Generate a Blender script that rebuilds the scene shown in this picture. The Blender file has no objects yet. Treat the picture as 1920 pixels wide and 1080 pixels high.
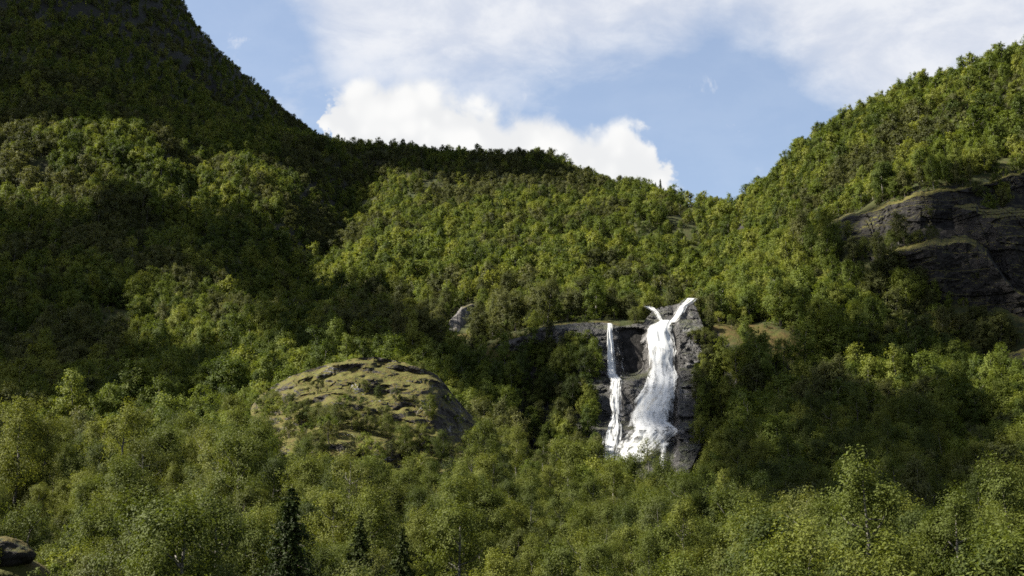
import bpy, bmesh, math, random
import numpy as np
from mathutils import Vector

# ------------------------------------------------------------------ camera
sc = bpy.context.scene
C = sc.collection
F = 2667.0                    # focal length in photo pixels (1920 wide)
PITCH = math.atan(610.0 / F)  # camera tilts up; eye level lies below the frame
CP, SP = math.cos(PITCH), math.sin(PITCH)

cam_data = bpy.data.cameras.new('camera')
cam = bpy.data.objects.new('camera', cam_data)
C.objects.link(cam)
cam.location = (0, 0, 0)
cam.rotation_euler = (math.pi / 2 + PITCH, 0, 0)
cam_data.sensor_width = 36.0
cam_data.lens = 36.0 * F / 1920.0
cam_data.clip_start = 0.5
cam_data.clip_end = 20000
sc.camera = cam

# ------------------------------------------------------------------ light
SUN_AZ = math.radians(-94)    # compass angle from the view direction, negative = left
SUN_EL = math.radians(43)
L = np.array([math.sin(SUN_AZ) * math.cos(SUN_EL), math.cos(SUN_AZ) * math.cos(SUN_EL), math.sin(SUN_EL)])
sun_data = bpy.data.lights.new('sun', 'SUN')
sun_data.energy = 5.0
sun_data.angle = math.radians(0.5)
sun_data.color = (1.0, 0.935, 0.80)
sun = bpy.data.objects.new('sun', sun_data)
C.objects.link(sun)
sun.rotation_euler = Vector(L).to_track_quat('Z', 'Y').to_euler()

vs = sc.view_settings
vs.view_transform = 'Standard'
vs.look = 'None'
vs.exposure = 1.9
vs.gamma = 1.0
vs.use_curve_mapping = False
sc.cycles.max_bounces = 6
sc.cycles.diffuse_bounces = 2
sc.cycles.transparent_max_bounces = 12
sc.cycles.use_denoising = False
sc.cycles.pixel_filter_type = 'BLACKMAN_HARRIS'
sc.cycles.filter_width = 1.65


# ------------------------------------------------------------------ helpers
def ray(u, v):
    """world direction through a photo pixel, scaled so that y = 1"""
    a = (np.asarray(u, float) - 960) / F
    b = (540 - np.asarray(v, float)) / F
    dy = CP - b * SP
    dz = SP + b * CP
    return a / dy, dz / dy


def at(u, v, Y):
    """world point seen at pixel (u, v) standing Y metres away"""
    rx, rz = ray(u, v)
    Y = np.asarray(Y, float)
    return rx * Y, Y + 0 * rx, rz * Y


def project(x, y, z):
    fw = y * CP + z * SP
    up = -y * SP + z * CP
    return 960 + F * x / fw, 540 - F * up / fw


def _hash(ix, iy, iz, seed):
    with np.errstate(over='ignore'):
        h = (ix.astype(np.int64) * 374761393 + iy.astype(np.int64) * 668265263 + iz.astype(np.int64) * 2147483647 + seed * 974711) & 0xFFFFFFFF
        h = ((h ^ (h >> 13)) * 1274126177) & 0xFFFFFFFF
        h = ((h ^ (h >> 16)) * 2246822519) & 0xFFFFFFFF
        h = h ^ (h >> 15)
    return (h & 0xFFFFFF) / float(0xFFFFFF)


def vnoise(x, y, z, seed=0):
    x, y, z = np.broadcast_arrays(np.asarray(x, float), np.asarray(y, float), np.asarray(z, float))
    ix, iy, iz = np.floor(x).astype(np.int64), np.floor(y).astype(np.int64), np.floor(z).astype(np.int64)
    fx, fy, fz = x - ix, y - iy, z - iz
    fx = fx * fx * (3 - 2 * fx); fy = fy * fy * (3 - 2 * fy); fz = fz * fz * (3 - 2 * fz)
    r = 0
    for dx in (0, 1):
        for dy in (0, 1):
            for dz in (0, 1):
                w = (fx if dx else 1 - fx) * (fy if dy else 1 - fy) * (fz if dz else 1 - fz)
                r = r + w * _hash(ix + dx, iy + dy, iz + dz, seed)
    return r * 2 - 1


def fbm(x, y, z=0.0, octv=4, seed=0, gain=0.5):
    a, r, n = 1.0, 0.0, 0.0
    for o in range(octv):
        k = 2.03 ** o
        r = r + a * vnoise(np.asarray(x) * k, np.asarray(y) * k, np.asarray(z) * k, seed + o * 17)
        n += a
        a *= gain
    return r / n


def sstep(a, b, x):
    t = np.clip((np.asarray(x, float) - a) / (b - a), 0, 1)
    return t * t * (3 - 2 * t)


def mesh_from(name, verts, faces, mats=(), smooth=False, midx=None):
    """verts (n,3) array, faces (m,4) or (m,3) array"""
    me = bpy.data.meshes.new(name)
    verts = np.asarray(verts, np.float32)
    faces = np.asarray(faces, np.int32)
    nf, k = faces.shape
    me.vertices.add(len(verts)); me.vertices.foreach_set('co', verts.ravel())
    me.loops.add(nf * k); me.loops.foreach_set('vertex_index', faces.ravel())
    me.polygons.add(nf)
    me.polygons.foreach_set('loop_start', np.arange(0, nf * k, k, dtype=np.int32))
    if midx is not None:
        me.polygons.foreach_set('material_index', np.asarray(midx, np.int32))
    for m in mats:
        me.materials.append(m)
    me.update(calc_edges=True)
    me.polygons.foreach_set('use_smooth', np.full(nf, smooth, dtype=bool))
    return me


def link(name, me, parent=None):
    o = bpy.data.objects.new(name, me)
    C.objects.link(o)
    if parent is not None:
        o.parent = parent
    return o


def tag(o, label=None, cat=None, group=None, kind=None):
    if label: o['label'] = label
    if cat: o['category'] = cat
    if group: o['group'] = group
    if kind: o['kind'] = kind
    return o


def grid_faces(nr, nc, off=0):
    i = np.arange(nr - 1)[:, None] * nc + np.arange(nc - 1)[None, :]
    i = i.ravel() + off
    return np.stack([i, i + 1, i + nc + 1, i + nc], 1)


class NT:
    """tiny node-tree builder"""
    def __init__(self, tree):
        self.t = tree
    def n(self, kind, **kw):
        nd = self.t.nodes.new(kind)
        for k, v in kw.items():
            setattr(nd, k, v)
        return nd
    def link(self, a, b):
        self.t.links.new(a, b)
    def _in(self, sock, val):
        if isinstance(val, bpy.types.NodeSocket):
            self.t.links.new(val, sock)
        elif val is not None:
            sock.default_value = val
    def math(self, op, a, b=None, c=None, clamp=False):
        nd = self.n('ShaderNodeMath', operation=op, use_clamp=clamp)
        self._in(nd.inputs[0], a)
        if b is not None: self._in(nd.inputs[1], b)
        if c is not None: self._in(nd.inputs[2], c)
        return nd.outputs[0]
    def smooth(self, x, lo, hi):
        nd = self.n('ShaderNodeMapRange', interpolation_type='SMOOTHSTEP')
        self._in(nd.inputs['Value'], x)
        self._in(nd.inputs['From Min'], lo); self._in(nd.inputs['From Max'], hi)
        return nd.outputs['Result']
    def mix(self, f, a, b):
        nd = self.n('ShaderNodeMix', data_type='RGBA')
        self._in(nd.inputs[0], f)
        for s, v in ((nd.inputs[6], a), (nd.inputs[7], b)):
            if isinstance(v, tuple) and len(v) == 3: v = v + (1,)
            self._in(s, v)
        return nd.outputs[2]
    def mul(self, col, f):
        nd = self.n('ShaderNodeVectorMath', operation='SCALE')
        self._in(nd.inputs[0], col); self._in(nd.inputs[3], f)
        return nd.outputs[0]
    def noise(self, vec, scale, detail=4, rough=0.55, dist=0.0, lac=2.0):
        nd = self.n('ShaderNodeTexNoise')
        if vec is not None: self.link(vec, nd.inputs['Vector'])
        nd.inputs['Scale'].default_value = scale
        nd.inputs['Detail'].default_value = detail
        nd.inputs['Roughness'].default_value = rough
        nd.inputs['Distortion'].default_value = dist
        return nd.outputs[0]
    def vscale(self, vec, s):
        nd = self.n('ShaderNodeMapping')
        self.link(vec, nd.inputs['Vector'])
        nd.inputs['Scale'].default_value = s
        return nd.outputs[0]
    def curve(self, x, pts):
        nd = self.n('ShaderNodeFloatCurve')
        self._in(nd.inputs['Value'], x)
        cv = nd.mapping.curves[0]
        while len(cv.points) < len(pts):
            cv.points.new(0.5, 0.5)
        for p, (a, b) in zip(cv.points, pts):
            p.location = (a, b)
            p.handle_type = 'AUTO_CLAMPED'
        nd.mapping.update()
        return nd.outputs[0]


def material(name):
    m = bpy.data.materials.new(name)
    m.use_nodes = True
    m.node_tree.nodes.clear()
    t = NT(m.node_tree)
    out = t.n('ShaderNodeOutputMaterial')
    return m, t, out


# ------------------------------------------------------------------ sky
world = bpy.data.worlds.new('World')
sc.world = world
world.use_nodes = True
wt = world.node_tree
wt.nodes.clear()
T = NT(wt)
wout = T.n('ShaderNodeOutputWorld')
bg = T.n('ShaderNodeBackground')
sky = T.n('ShaderNodeTexSky', sky_type='NISHITA')
sky.sun_disc = False
sky.sun_elevation = SUN_EL
sky.sun_rotation = SUN_AZ
sky.altitude = 50
sky.air_density = 1.0
sky.dust_density = 1.3
sky.ozone_density = 1.6
SKY_STRENGTH = 0.05
tc = T.n('ShaderNodeTexCoord')
sep = T.n('ShaderNodeSeparateXYZ')
T.link(tc.outputs['Generated'], sep.inputs[0])
dx_, dy_, dz_ = sep.outputs
az = T.math('ARCTAN2', dx_, dy_)                       # radians, 0 = north of the valley
el = T.math('ARCSINE', dz_)


def azel(u, v):
    rx, rz = ray(u, v)
    return math.atan2(rx, 1.0), math.atan2(rz, math.hypot(rx, 1.0))


A0, A1, E0, E1 = -0.5, 0.5, 0.0, 0.6                   # the part of the dome where single clouds are laid out
def cpts(pts):
    r = []
    for u, v in pts:
        a, e = azel(u, v)
        r.append(((a - A0) / (A1 - A0), (e - E0) / (E1 - E0)))
    return r


azn = T.math('DIVIDE', T.math('SUBTRACT', az, A0), A1 - A0)
eln = T.math('DIVIDE', T.math('SUBTRACT', el, E0), E1 - E0)
comb = T.n('ShaderNodeCombineXYZ')
T.link(az, comb.inputs[0]); T.link(el, comb.inputs[1])
ae = comb.outputs[0]
# bright cumulus bank standing behind the saddle
wob_az = T.math('ADD', T.math('MULTIPLY', T.math('SUBTRACT', T.noise(ae, 38, 6, 0.6, 0.3), 0.5), 0.055), azn)
top = T.curve(wob_az, [(0, 0.05)] + cpts([(520, 470), (598, 380), (620, 225), (645, 176), (720, 168), (800, 178), (850, 178), (885, 198), (930, 212),
                                       (1010, 224), (1090, 242), (1130, 252), (1168, 242), (1192, 246), (1216, 278), (1240, 322), (1280, 400)]) + [(1, 0.05)])
n1 = T.noise(ae, 22, 9, 0.62, 0.6)
n2 = T.noise(ae, 70, 6, 0.6, 0.4)
bump = T.math('MULTIPLY_ADD', T.math('SUBTRACT', n1, 0.5), 0.060, T.math('MULTIPLY', T.math('SUBTRACT', n2, 0.5), 0.022))
def billow(scale):
    vo = T.n('ShaderNodeTexVoronoi', feature='SMOOTH_F1')
    vo.inputs['Scale'].default_value = scale
    wv = T.n('ShaderNodeVectorMath', operation='MULTIPLY_ADD')
    nz = T.n('ShaderNodeTexNoise'); nz.inputs['Scale'].default_value = 30; nz.inputs['Detail'].default_value = 3
    T.link(ae, nz.inputs['Vector'])
    T.link(nz.outputs['Color'], wv.inputs[0]); wv.inputs[1].default_value = (0.012, 0.012, 0); T.link(ae, wv.inputs[2])
    T.link(wv.outputs[0], vo.inputs['Vector'])
    return T.math('SUBTRACT', 0.42, vo.outputs['Distance'])
b1 = billow(34); b2 = billow(80)
bump = T.math('ADD', bump, T.math('MULTIPLY_ADD', b1, 0.055, T.math('MULTIPLY', b2, 0.022)))
d = T.math('ADD', T.math('SUBTRACT', T.math('ADD', top, 0.014), eln), bump)
cum = T.smooth(d, -0.010, 0.024)
# thin high veil, streaky
base = T.curve(azn, [(0, 0.62)] + cpts([(0, -260), (350, -90), (520, 0), (575, 70), (620, 150), (720, 190), (900, 195), (1040, 150), (1180, 130), (1280, 105),
                                        (1345, 60), (1420, 75), (1480, 130), (1560, 200), (1680, 260), (1900, 200)]) + [(1, 0.4)])
vs1 = T.noise(T.vscale(ae, (5.0, 11.0, 1)), 1.0, 7, 0.6, 0.25)
vs2 = T.noise(T.vscale(ae, (14.0, 26.0, 1)), 1.0, 7, 0.6, 0.25)
veild = T.math('ADD', T.math('SUBTRACT', eln, base), T.math('MULTIPLY_ADD', T.math('SUBTRACT', vs1, 0.5), 0.10, T.math('MULTIPLY', T.math('SUBTRACT', vs2, 0.5), 0.07)))
veil = T.math('MULTIPLY', T.smooth(veild, -0.06, 0.08), T.math('MULTIPLY_ADD', vs2, 0.5, 0.58))
# pale haze low over the saddle
lowh = T.math('MULTIPLY', T.smooth(el, 0.46, 0.22), T.math('MULTIPLY_ADD', vs1, 0.9, -0.05))
thin = T.math('MULTIPLY', T.smooth(T.math('ADD', vs1, T.math('MULTIPLY', vs2, 0.3)), 0.60, 0.85), 0.45)
# higher up and all round, the veil breaks into patches with blue between
brk = T.noise(tc.outputs['Generated'], 2.6, 5, 0.55, 0.3)
brk = T.math('MULTIPLY', T.smooth(brk, 0.47, 0.62), 0.8)
veil = T.mix(T.smooth(el, 0.46, 0.62), veil, T.math('MULTIPLY', brk, veil))
vside = T.smooth(T.math('ABSOLUTE', az), 0.42, 0.6)
veil = T.mix(vside, veil, brk)
veil = T.math('MAXIMUM', veil, T.math('MAXIMUM', thin, T.math('MAXIMUM', T.math('MULTIPLY', lowh, 0.6), 0.20)), clamp=True)
# small torn puffs right of the saddle
puff = T.smooth(T.math('ADD', T.math('MULTIPLY', n1, 0.8), T.math('MULTIPLY', n2, 0.35)), 0.70, 0.84)
skyc = T.mul(sky.outputs[0], SKY_STRENGTH)
EXP = 2.0 ** vs.exposure
veilc = tuple(c / EXP for c in (0.78, 0.805, 0.875))
veilb = tuple(c / EXP for c in (0.92, 0.93, 0.96))
cumc = tuple(c / EXP for c in (0.98, 0.98, 0.97))
cumd = tuple(c / EXP for c in (0.86, 0.87, 0.88))
c1 = T.mix(veil, skyc, T.mix(T.smooth(vs2, 0.38, 0.62), veilc, veilb))
c1 = T.mix(T.math('MULTIPLY', puff, 0.6), c1, veilb)
c2 = T.mix(cum, c1, T.mix(T.smooth(T.math('ADD', b1, T.math('MULTIPLY', b2, 0.5)), -0.15, 0.3), cumd, cumc))
T.link(c2, bg.inputs['Color'])
bg.inputs['Strength'].default_value = 1.0
T.link(bg.outputs[0], wout.inputs['Surface'])

# ------------------------------------------------------------------ terrain
HC = 6.0     # canopy height taken off where the picture shows tree tops
ctrl = []    # u, v, Y, height to take off
def P(u, v, Y, h=HC):
    ctrl.append((u, v, Y, h))
for u in (-500, -100, 300, 700, 1100, 1500, 1900, 2400):
    P(u, 1250, 45, 7); P(u, 1092, 70, 7.5); P(u, 962, 110, 7.5)
for u, v in ((-400, 865), (0, 862), (300, 850), (600, 862), (900, 878), (1200, 893), (1400, 965), (1600, 975), (1800, 965), (2300, 940)): P(u, v, 155, 7)
for u, v in ((-400, 800), (0, 803), (200, 806), (400, 822)): P(u, v, 190)
for u, v in ((1000, 850), (1240, 893)): P(u, v, 190, 6)
for u in (-400, 0, 200, 400): P(u, 828, 220)
for u, v in ((-400, 770), (0, 772), (200, 775), (450, 770)): P(u, v, 262)
for u, v in ((-400, 590), (0, 600), (200, 610), (450, 625)): P(u, v, 340)
for u, v in ((-400, 420), (0, 440), (200, 450), (450, 470)): P(u, v, 430)
for u, v in ((-400, 200), (0, 235), (200, 250), (400, 300)): P(u, v, 560)
P(520, 385, 520); P(600, 440, 480); P(590, 340, 610); P(1280, 350, 645)
P(-400, 50, 690); P(0, 90, 690, 3); P(200, 100, 720, 3); P(400, 190, 760, 4)
P(-400, -250, 900, 3); P(0, -160, 880, 3); P(200, -60, 900, 3)
for u, v, Y in ((335, -10, 1000), (345, 10, 1000), (400, 100, 980), (470, 165, 950), (560, 222, 900)): P(u, v, Y, 4)
P(250, -150, 1050, 3); P(0, -380, 1100, 3); P(-400, -450, 1100, 3)
# centre hill
for u, v, Y in ((700, 480, 450), (900, 450, 510), (1100, 450, 500), (1280, 480, 430), (700, 335, 660), (900, 335, 690), (1100, 352, 640), (1250, 390, 560), (1330, 410, 520),
                (645, 268, 830), (720, 278, 790), (900, 292, 765), (1050, 302, 740), (1200, 336, 680), (1330, 374, 610), (1365, 400, 590)): P(u, v, Y)
for u, v, Y in ((600, 600, 345), (700, 600, 350), (850, 600, 355), (1000, 580, 362), (1150, 560, 365), (1290, 548, 350)): P(u, v, Y)
for u, v, Y in ((560, 690, 300), (700, 695, 292), (850, 690, 305), (950, 720, 296), (1000, 780, 280), (1040, 850, 262), (900, 800, 262), (800, 790, 262)): P(u, v, Y)
P(600, 830, 215, 8); P(720, 845, 212, 8); P(820, 850, 215, 8); P(500, 820, 218, 7)
# lip and foot of the waterfall wall
for u, v in ((1040, 614), (1150, 608), (1230, 600), (1300, 590)): P(u, v, 322, 0.5)
for u, v in ((1060, 850), (1140, 868), (1240, 885), (1310, 850)): P(u, v, 274, 2.0)
# right hill
for Y, v in ((335, 560), (300, 690), (262, 800), (215, 905)): P(1400, v, Y)
for Y, v in ((590, 260), (520, 222), (410, 402), (330, 550), (275, 700), (240, 800), (195, 900)): P(1540, v if v != 260 else 300, Y)
for Y, v in ((480, 176), (400, 330), (386, 345), (355, 545), (310, 650), (280, 740), (240, 830), (200, 900)): P(1750, v, Y)
for Y, v in ((480, 80), (400, 292), (382, 385), (350, 560), (295, 720), (235, 850), (200, 900)): P(1920, v, Y)
for Y, v in ((480, -60), (400, 200), (330, 500), (270, 700), (200, 890)): P(2350, v, Y)
P(1450, 308, 550); P(1640, 192, 500); P(1860, 112, 480)
# behind the ridges the ground falls away
U, V, Yc, Hh = [np.array(a, float) for a in zip(*ctrl)]
X, Yw, Z = at(U, V, Yc)
Z = Z - Hh
ext = []
for u, v, Y, dY, dz in ((335, 10, 1000, 200, 60), (470, 165, 950, 200, 50), (645, 268, 830, 180, 40), (900, 292, 765, 180, 40), (1200, 338, 680, 180, 45), (1365, 392, 590, 160, 25),
                        (1540, 228, 520, 150, 35), (1750, 163, 480, 150, 30), (1920, 72, 480, 150, 20), (2350, -60, 480, 200, 0), (0, -380, 1100, 300, -40), (-400, -450, 1100, 300, -40),
                        (900, 292, 765, 500, 60), (1540, 228, 520, 500, 60)):
    x, y, z = at(u, v, Y)
    ext.append((x * (Y + dY) / Y, Y + dY, z - HC - dz))
for x in (-150, -60, 0, 60, 150):
    ext.append((x, 0, -9.0)); ext.append((x, -80, -9.0))
ext = np.array(ext)
PX = np.concatenate([X, ext[:, 0]]); PY = np.concatenate([Yw, ext[:, 1]]); PZ = np.concatenate([Z, ext[:, 2]])
S = 100.0
def _k(r2):
    return 0.5 * r2 * np.log(r2 + 1e-9)
n = len(PX)
K = _k(((PX[:, None] - PX) ** 2 + (PY[:, None] - PY) ** 2) / S / S) + np.eye(n) * 0.012
Q = np.stack([np.ones(n), PX / S, PY / S], 1)
M = np.block([[K, Q], [Q.T, np.zeros((3, 3))]])
W = np.linalg.solve(M, np.concatenate([PZ, np.zeros(3)]))


def seg_dist(x, y, pts):
    best = np.full(np.shape(x), 1e9)
    for (ax, ay), (bx, by) in zip(pts[:-1], pts[1:]):
        vx, vy = bx - ax, by - ay
        t = np.clip(((x - ax) * vx + (y - ay) * vy) / (vx * vx + vy * vy), 0, 1)
        best = np.minimum(best, np.hypot(x - ax - t * vx, y - ay - t * vy))
    return best


def gxy(*pts):
    r = []
    for u, v, Y in pts:
        x, y, z = at(u, v, Y)
        r.append((float(x), float(y)))
    return r
GULLIES = [  # (polyline, half width, depth)
    (gxy((690, 300, 740), (655, 345, 650), (620, 410, 545), (560, 480, 460), (500, 540, 400)), 17, 15),
    (gxy((375, 290, 600), (372, 360, 530), (380, 420, 470)), 12, 7),
    (gxy((1345, 400, 560), (1330, 450, 470), (1300, 520, 390), (1285, 560, 345)), 14, 8),
    (gxy((1640, 560, 340), (1560, 640, 300), (1420, 720, 285)), 12, 5),
]


WALLV = [555, 600, 618, 640, 690, 706, 730, 790, 806, 830, 870, 900]
WALLY = [330, 322, 317, 315.5, 312, 309, 304, 298, 293.5, 291, 283, 276]


def carve(x, y, z):
    """cut the hill back where the waterfall wall stands free, and keep the hollow before it low"""
    yy = np.maximum(y, 1.0)
    u = 960 + F * x / (yy * 1.02)
    v = np.interp(yy, WALLY[::-1], WALLV[::-1])
    v = np.where(yy < 276, 905, v)
    cap = ray(u, v)[1] * yy - 2.5 - 4 * sstep(276, 290, yy)
    w = sstep(960, 1010, u) * sstep(1375, 1320, u) * sstep(190, 235, yy) * sstep(322, 316, yy)
    return z + w * np.minimum(cap - z, 0)


HUMP = [float(q) for q in at(8, 1040, 91)][:2]      # rocky hummock that carries the boulder


def height(x, y):
    x = np.asarray(x, float); y = np.asarray(y, float)
    shp = x.shape
    x = x.ravel(); y = y.ravel()
    z = np.empty_like(x)
    for i in range(0, len(x), 20000):
        a, b = x[i:i + 20000], y[i:i + 20000]
        r2 = ((a[:, None] - PX) ** 2 + (b[:, None] - PY) ** 2) / S / S
        z[i:i + 20000] = _k(r2) @ W[:n] + W[n] + W[n + 1] * a / S + W[n + 2] * b / S
    far = sstep(150, 420, y)
    z = z + far * (8.0 * fbm(x / 64, y / 64, 0, 3, 5) + 2.5 * fbm(x / 22, y / 22, 0, 3, 9)) + (1 - far) * 1.2 * fbm(x / 25, y / 25, 0, 3, 11)
    z = carve(x, y, z)
    z = z + 6.6 * np.exp(-((x - HUMP[0]) ** 2 + (y - HUMP[1]) ** 2) / 6.5 ** 2)
    for pts, w, dep in GULLIES:
        dd = seg_dist(x, y, pts)
        z = z - dep * np.exp(-(dd / w) ** 2)
    return z.reshape(shp)


NA, NR = 420, 560
aa = np.linspace(-0.62, 0.62, NA)
rr = np.concatenate([np.linspace(-60, 40, 14), np.geomspace(46, 1700, NR - 14)])
AA, RR = np.meshgrid(np.tan(aa), rr)
GX = np.where(RR < 46, AA * 46 * 3, AA * RR * (1 + 2 * np.clip((120 - RR) / 120, 0, 1)))
GY = RR + 0 * AA
GZ = height(GX, GY)


def mat_ground():
    m, t, out = material('hillside soil moss and heather')
    geo = t.n('ShaderNodeNewGeometry')
    pos = geo.outputs['Position']
    sx = t.n('ShaderNodeSeparateXYZ'); t.link(geo.outputs['Normal'], sx.inputs[0])
    a = t.noise(pos, 0.05, 5); b = t.noise(pos, 0.6, 6, 0.65); c = t.noise(pos, 3.0, 4, 0.7)
    col = t.mix(t.smooth(a, 0.35, 0.65), (0.022, 0.030, 0.008), (0.040, 0.046, 0.012))
    col = t.mix(t.smooth(b, 0.45, 0.7), col, (0.055, 0.045, 0.017))
    col = t.mix(t.smooth(c, 0.5, 0.8), col, (0.03, 0.035, 0.012))
    att = t.n('ShaderNodeAttribute', attribute_name='meadow')
    moss = t.mix(t.smooth(b, 0.35, 0.65), (0.060, 0.062, 0.012), (0.072, 0.048, 0.015))
    col = t.mix(t.math('MULTIPLY', att.outputs['Fac'], t.math('MULTIPLY_ADD', c, 0.6, 0.6), clamp=True), col, moss)
    rock = t.mix(t.smooth(b, 0.4, 0.65), (0.010, 0.0095, 0.009), (0.034, 0.031, 0.030))
    steep = t.smooth(t.math('ADD', sx.outputs[2], t.math('MULTIPLY', t.math('SUBTRACT', b, 0.5), 0.5)), 0.74, 0.62)
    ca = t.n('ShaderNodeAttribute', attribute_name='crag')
    rock = t.mix(ca.outputs['Fac'], rock, t.mul(rock, 0.55))  # rock painted darker on the upper-left mountain to deepen its shade
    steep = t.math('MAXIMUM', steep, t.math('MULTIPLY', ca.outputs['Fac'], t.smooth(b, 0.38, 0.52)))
    col = t.mix(steep, col, rock)
    col = t.mul(col, 0.8)
    bs = t.n('ShaderNodeBsdfPrincipled')
    t.link(col, bs.inputs['Base Color'])
    bs.inputs['Roughness'].default_value = 0.9
    bs.inputs['Specular IOR Level'].default_value = 0.15
    bp = t.n('ShaderNodeBump'); bp.inputs['Strength'].default_value = 0.8; bp.inputs['Distance'].default_value = 0.8
    t.link(b, bp.inputs['Height']); t.link(bp.outputs[0], bs.inputs['Normal'])
    t.link(bs.outputs[0], out.inputs['Surface'])
    return m


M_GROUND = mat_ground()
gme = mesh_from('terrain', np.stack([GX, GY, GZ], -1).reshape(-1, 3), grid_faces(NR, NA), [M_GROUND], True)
# open grassy patches (world-space ellipses: x, y, radius along x, radius along y)
MEADOWS = []
for u, v, Y, rxm, rym in ((1385, 612, 322, 9, 7), (1330, 590, 325, 5, 5), (1450, 622, 318, 7, 5), (1075, 612, 322, 9, 4), (1070, 898, 165, 5, 7), (1700, 690, 300, 7, 5), (1860, 660, 318, 8, 5),
                          (30, 1020, 92, 4, 4), (20, 985, 100, 5, 4), (870, 600, 355, 6, 8), (730, 880, 196, 7, 6), (930, 655, 322, 8, 5), (1560, 745, 270, 6, 5)):
    x, y, z = at(u, v, Y)
    MEADOWS.append((float(x), float(y), rxm, rym))


def meadow(x, y):
    r = np.zeros(np.shape(x))
    for mx, my, a, b in MEADOWS:
        r = np.maximum(r, sstep(1.25, 0.6, np.hypot((x - mx) / a, (y - my) / b)))
    return r


att = gme.attributes.new('meadow', 'FLOAT', 'POINT')
att.data.foreach_set('value', meadow(GX, GY).ravel().astype(np.float32))
crag = sstep(620, 760, GY) * sstep(-90, -200, GX)  # upper-left mask: more bare rock, its colour also darkened as shade
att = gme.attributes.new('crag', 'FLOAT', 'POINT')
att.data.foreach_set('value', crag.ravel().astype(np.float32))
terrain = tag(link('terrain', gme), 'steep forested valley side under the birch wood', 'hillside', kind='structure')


HOR = np.maximum.accumulate(np.where(GY > 60, GZ / np.maximum(GY, 1), -9), axis=0)


def groundY(u, v):
    """distance of the bare ground seen at a pixel (the first slope the line of sight meets)"""
    u, v = np.broadcast_arrays(np.asarray(u, float), np.asarray(v, float))
    rx, rz = ray(u, v)
    c = np.clip((np.arctan(rx) - aa[0]) / (aa[1] - aa[0]), 0, NA - 1.001)
    out = np.zeros(u.shape)
    for k in (0, 1):
        ci = np.floor(c).astype(int) + k
        w = (c - np.floor(c)) if k else 1 - (c - np.floor(c))
        res = np.zeros(u.shape)
        for q in np.unique(ci):
            m = ci == q
            col = HOR[:, q]
            j = np.clip(np.searchsorted(col, rz[m]), 1, NR - 1)
            h0, h1 = col[j - 1], col[j]
            t = np.clip((rz[m] - h0) / np.maximum(h1 - h0, 1e-6), 0, 1)
            res[m] = np.where(rz[m] > col[-1], 1100, rr[j - 1] + (rr[j] - rr[j - 1]) * t)
        out += w * res
    return out


# ------------------------------------------------------------------ rock
def mat_rock(name, dark, light, moss1, moss2, moss_amt=0.5, pale=0.0, wet=0.0):
    m, t, out = material(name)
    geo = t.n('ShaderNodeNewGeometry')
    pos = geo.outputs['Position']
    sx = t.n('ShaderNodeSeparateXYZ'); t.link(geo.outputs['Normal'], sx.inputs[0])
    streak = t.noise(t.vscale(pos, (0.9, 0.9, 0.22)), 1.0, 6, 0.65, 0.3)
    a = t.noise(pos, 0.25, 5, 0.6); b = t.noise(pos, 1.3, 6, 0.7); c = t.noise(pos, 5.0, 4, 0.7)
    col = t.mix(t.smooth(t.math('ADD', t.math('MULTIPLY', streak, 0.6), t.math('MULTIPLY', b, 0.4)), 0.42, 0.62), dark, light)
    if pale > 0:
        col = t.mix(t.math('MULTIPLY', t.smooth(t.math('ADD', a, t.math('MULTIPLY', b, 0.5)), 0.80, 0.92), pale), col, (0.42, 0.41, 0.43))
    mossc = t.mix(t.smooth(b, 0.38, 0.62), moss1, moss2)
    mossc = t.mix(t.smooth(c, 0.45, 0.75), mossc, t.mul(mossc, 0.5))
    up = t.math('ADD', sx.outputs[2], t.math('ADD', t.math('MULTIPLY', t.math('SUBTRACT', b, 0.5), 0.9), t.math('MULTIPLY', t.math('SUBTRACT', a, 0.5), 1.0)))
    col = t.mix(t.smooth(up, 1.02 - moss_amt, 1.22 - moss_amt), col, mossc)
    col = t.mul(col, 0.8)
    bs = t.n('ShaderNodeBsdfPrincipled')
    t.link(col, bs.inputs['Base Color'])
    bs.inputs['Roughness'].default_value = 0.85 - 0.45 * wet
    bs.inputs['Specular IOR Level'].default_value = 0.2 + 0.3 * wet
    bp = t.n('ShaderNodeBump'); bp.inputs['Strength'].default_value = 0.9; bp.inputs['Distance'].default_value = 0.5
    t.link(t.math('ADD', b, t.math('MULTIPLY', c, 0.4)), bp.inputs['Height']); t.link(bp.outputs[0], bs.inputs['Normal'])
    t.link(bs.outputs[0], out.inputs['Surface'])
    return m


MOSS_Y, MOSS_O, MOSS_G = (0.078, 0.084, 0.009), (0.086, 0.066, 0.014), (0.032, 0.040, 0.009)
M_KNOLL = mat_rock('mossy layered rock', (0.017, 0.0145, 0.0135), (0.066, 0.058, 0.054), MOSS_Y, MOSS_O, 0.60, 0.7)
M_WET = mat_rock('wet dark gneiss', (0.005, 0.0046, 0.0044), (0.036, 0.032, 0.031), MOSS_G, (0.04, 0.04, 0.014), 0.26, 0.3, 0.7)
M_CLIFF = mat_rock('dry grey cliff', (0.006, 0.0054, 0.005), (0.028, 0.0245, 0.0225), MOSS_O, MOSS_Y, 0.42, 0.0, 0.1)


M_PALE = mat_rock('pale dry slab', (0.05, 0.046, 0.044), (0.16, 0.15, 0.145), MOSS_G, MOSS_O, 0.2, 0.9)


def blocky(x, y, z, seed=0):
    """broken, bedded rock relief, roughly -1..1"""
    w = fbm(x / 9, y / 9, z / 5, 3, seed)
    q = fbm(x / 4.2, y / 4.2, z / 2.1, 3, seed + 40)
    q = np.round(q * 4.5) / 4.5 * 0.75 + q * 0.25
    f = fbm(x / 1.3, y / 1.3, z / 0.9, 3, seed + 80)
    return 0.55 * w + 0.75 * q + 0.22 * f


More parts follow.
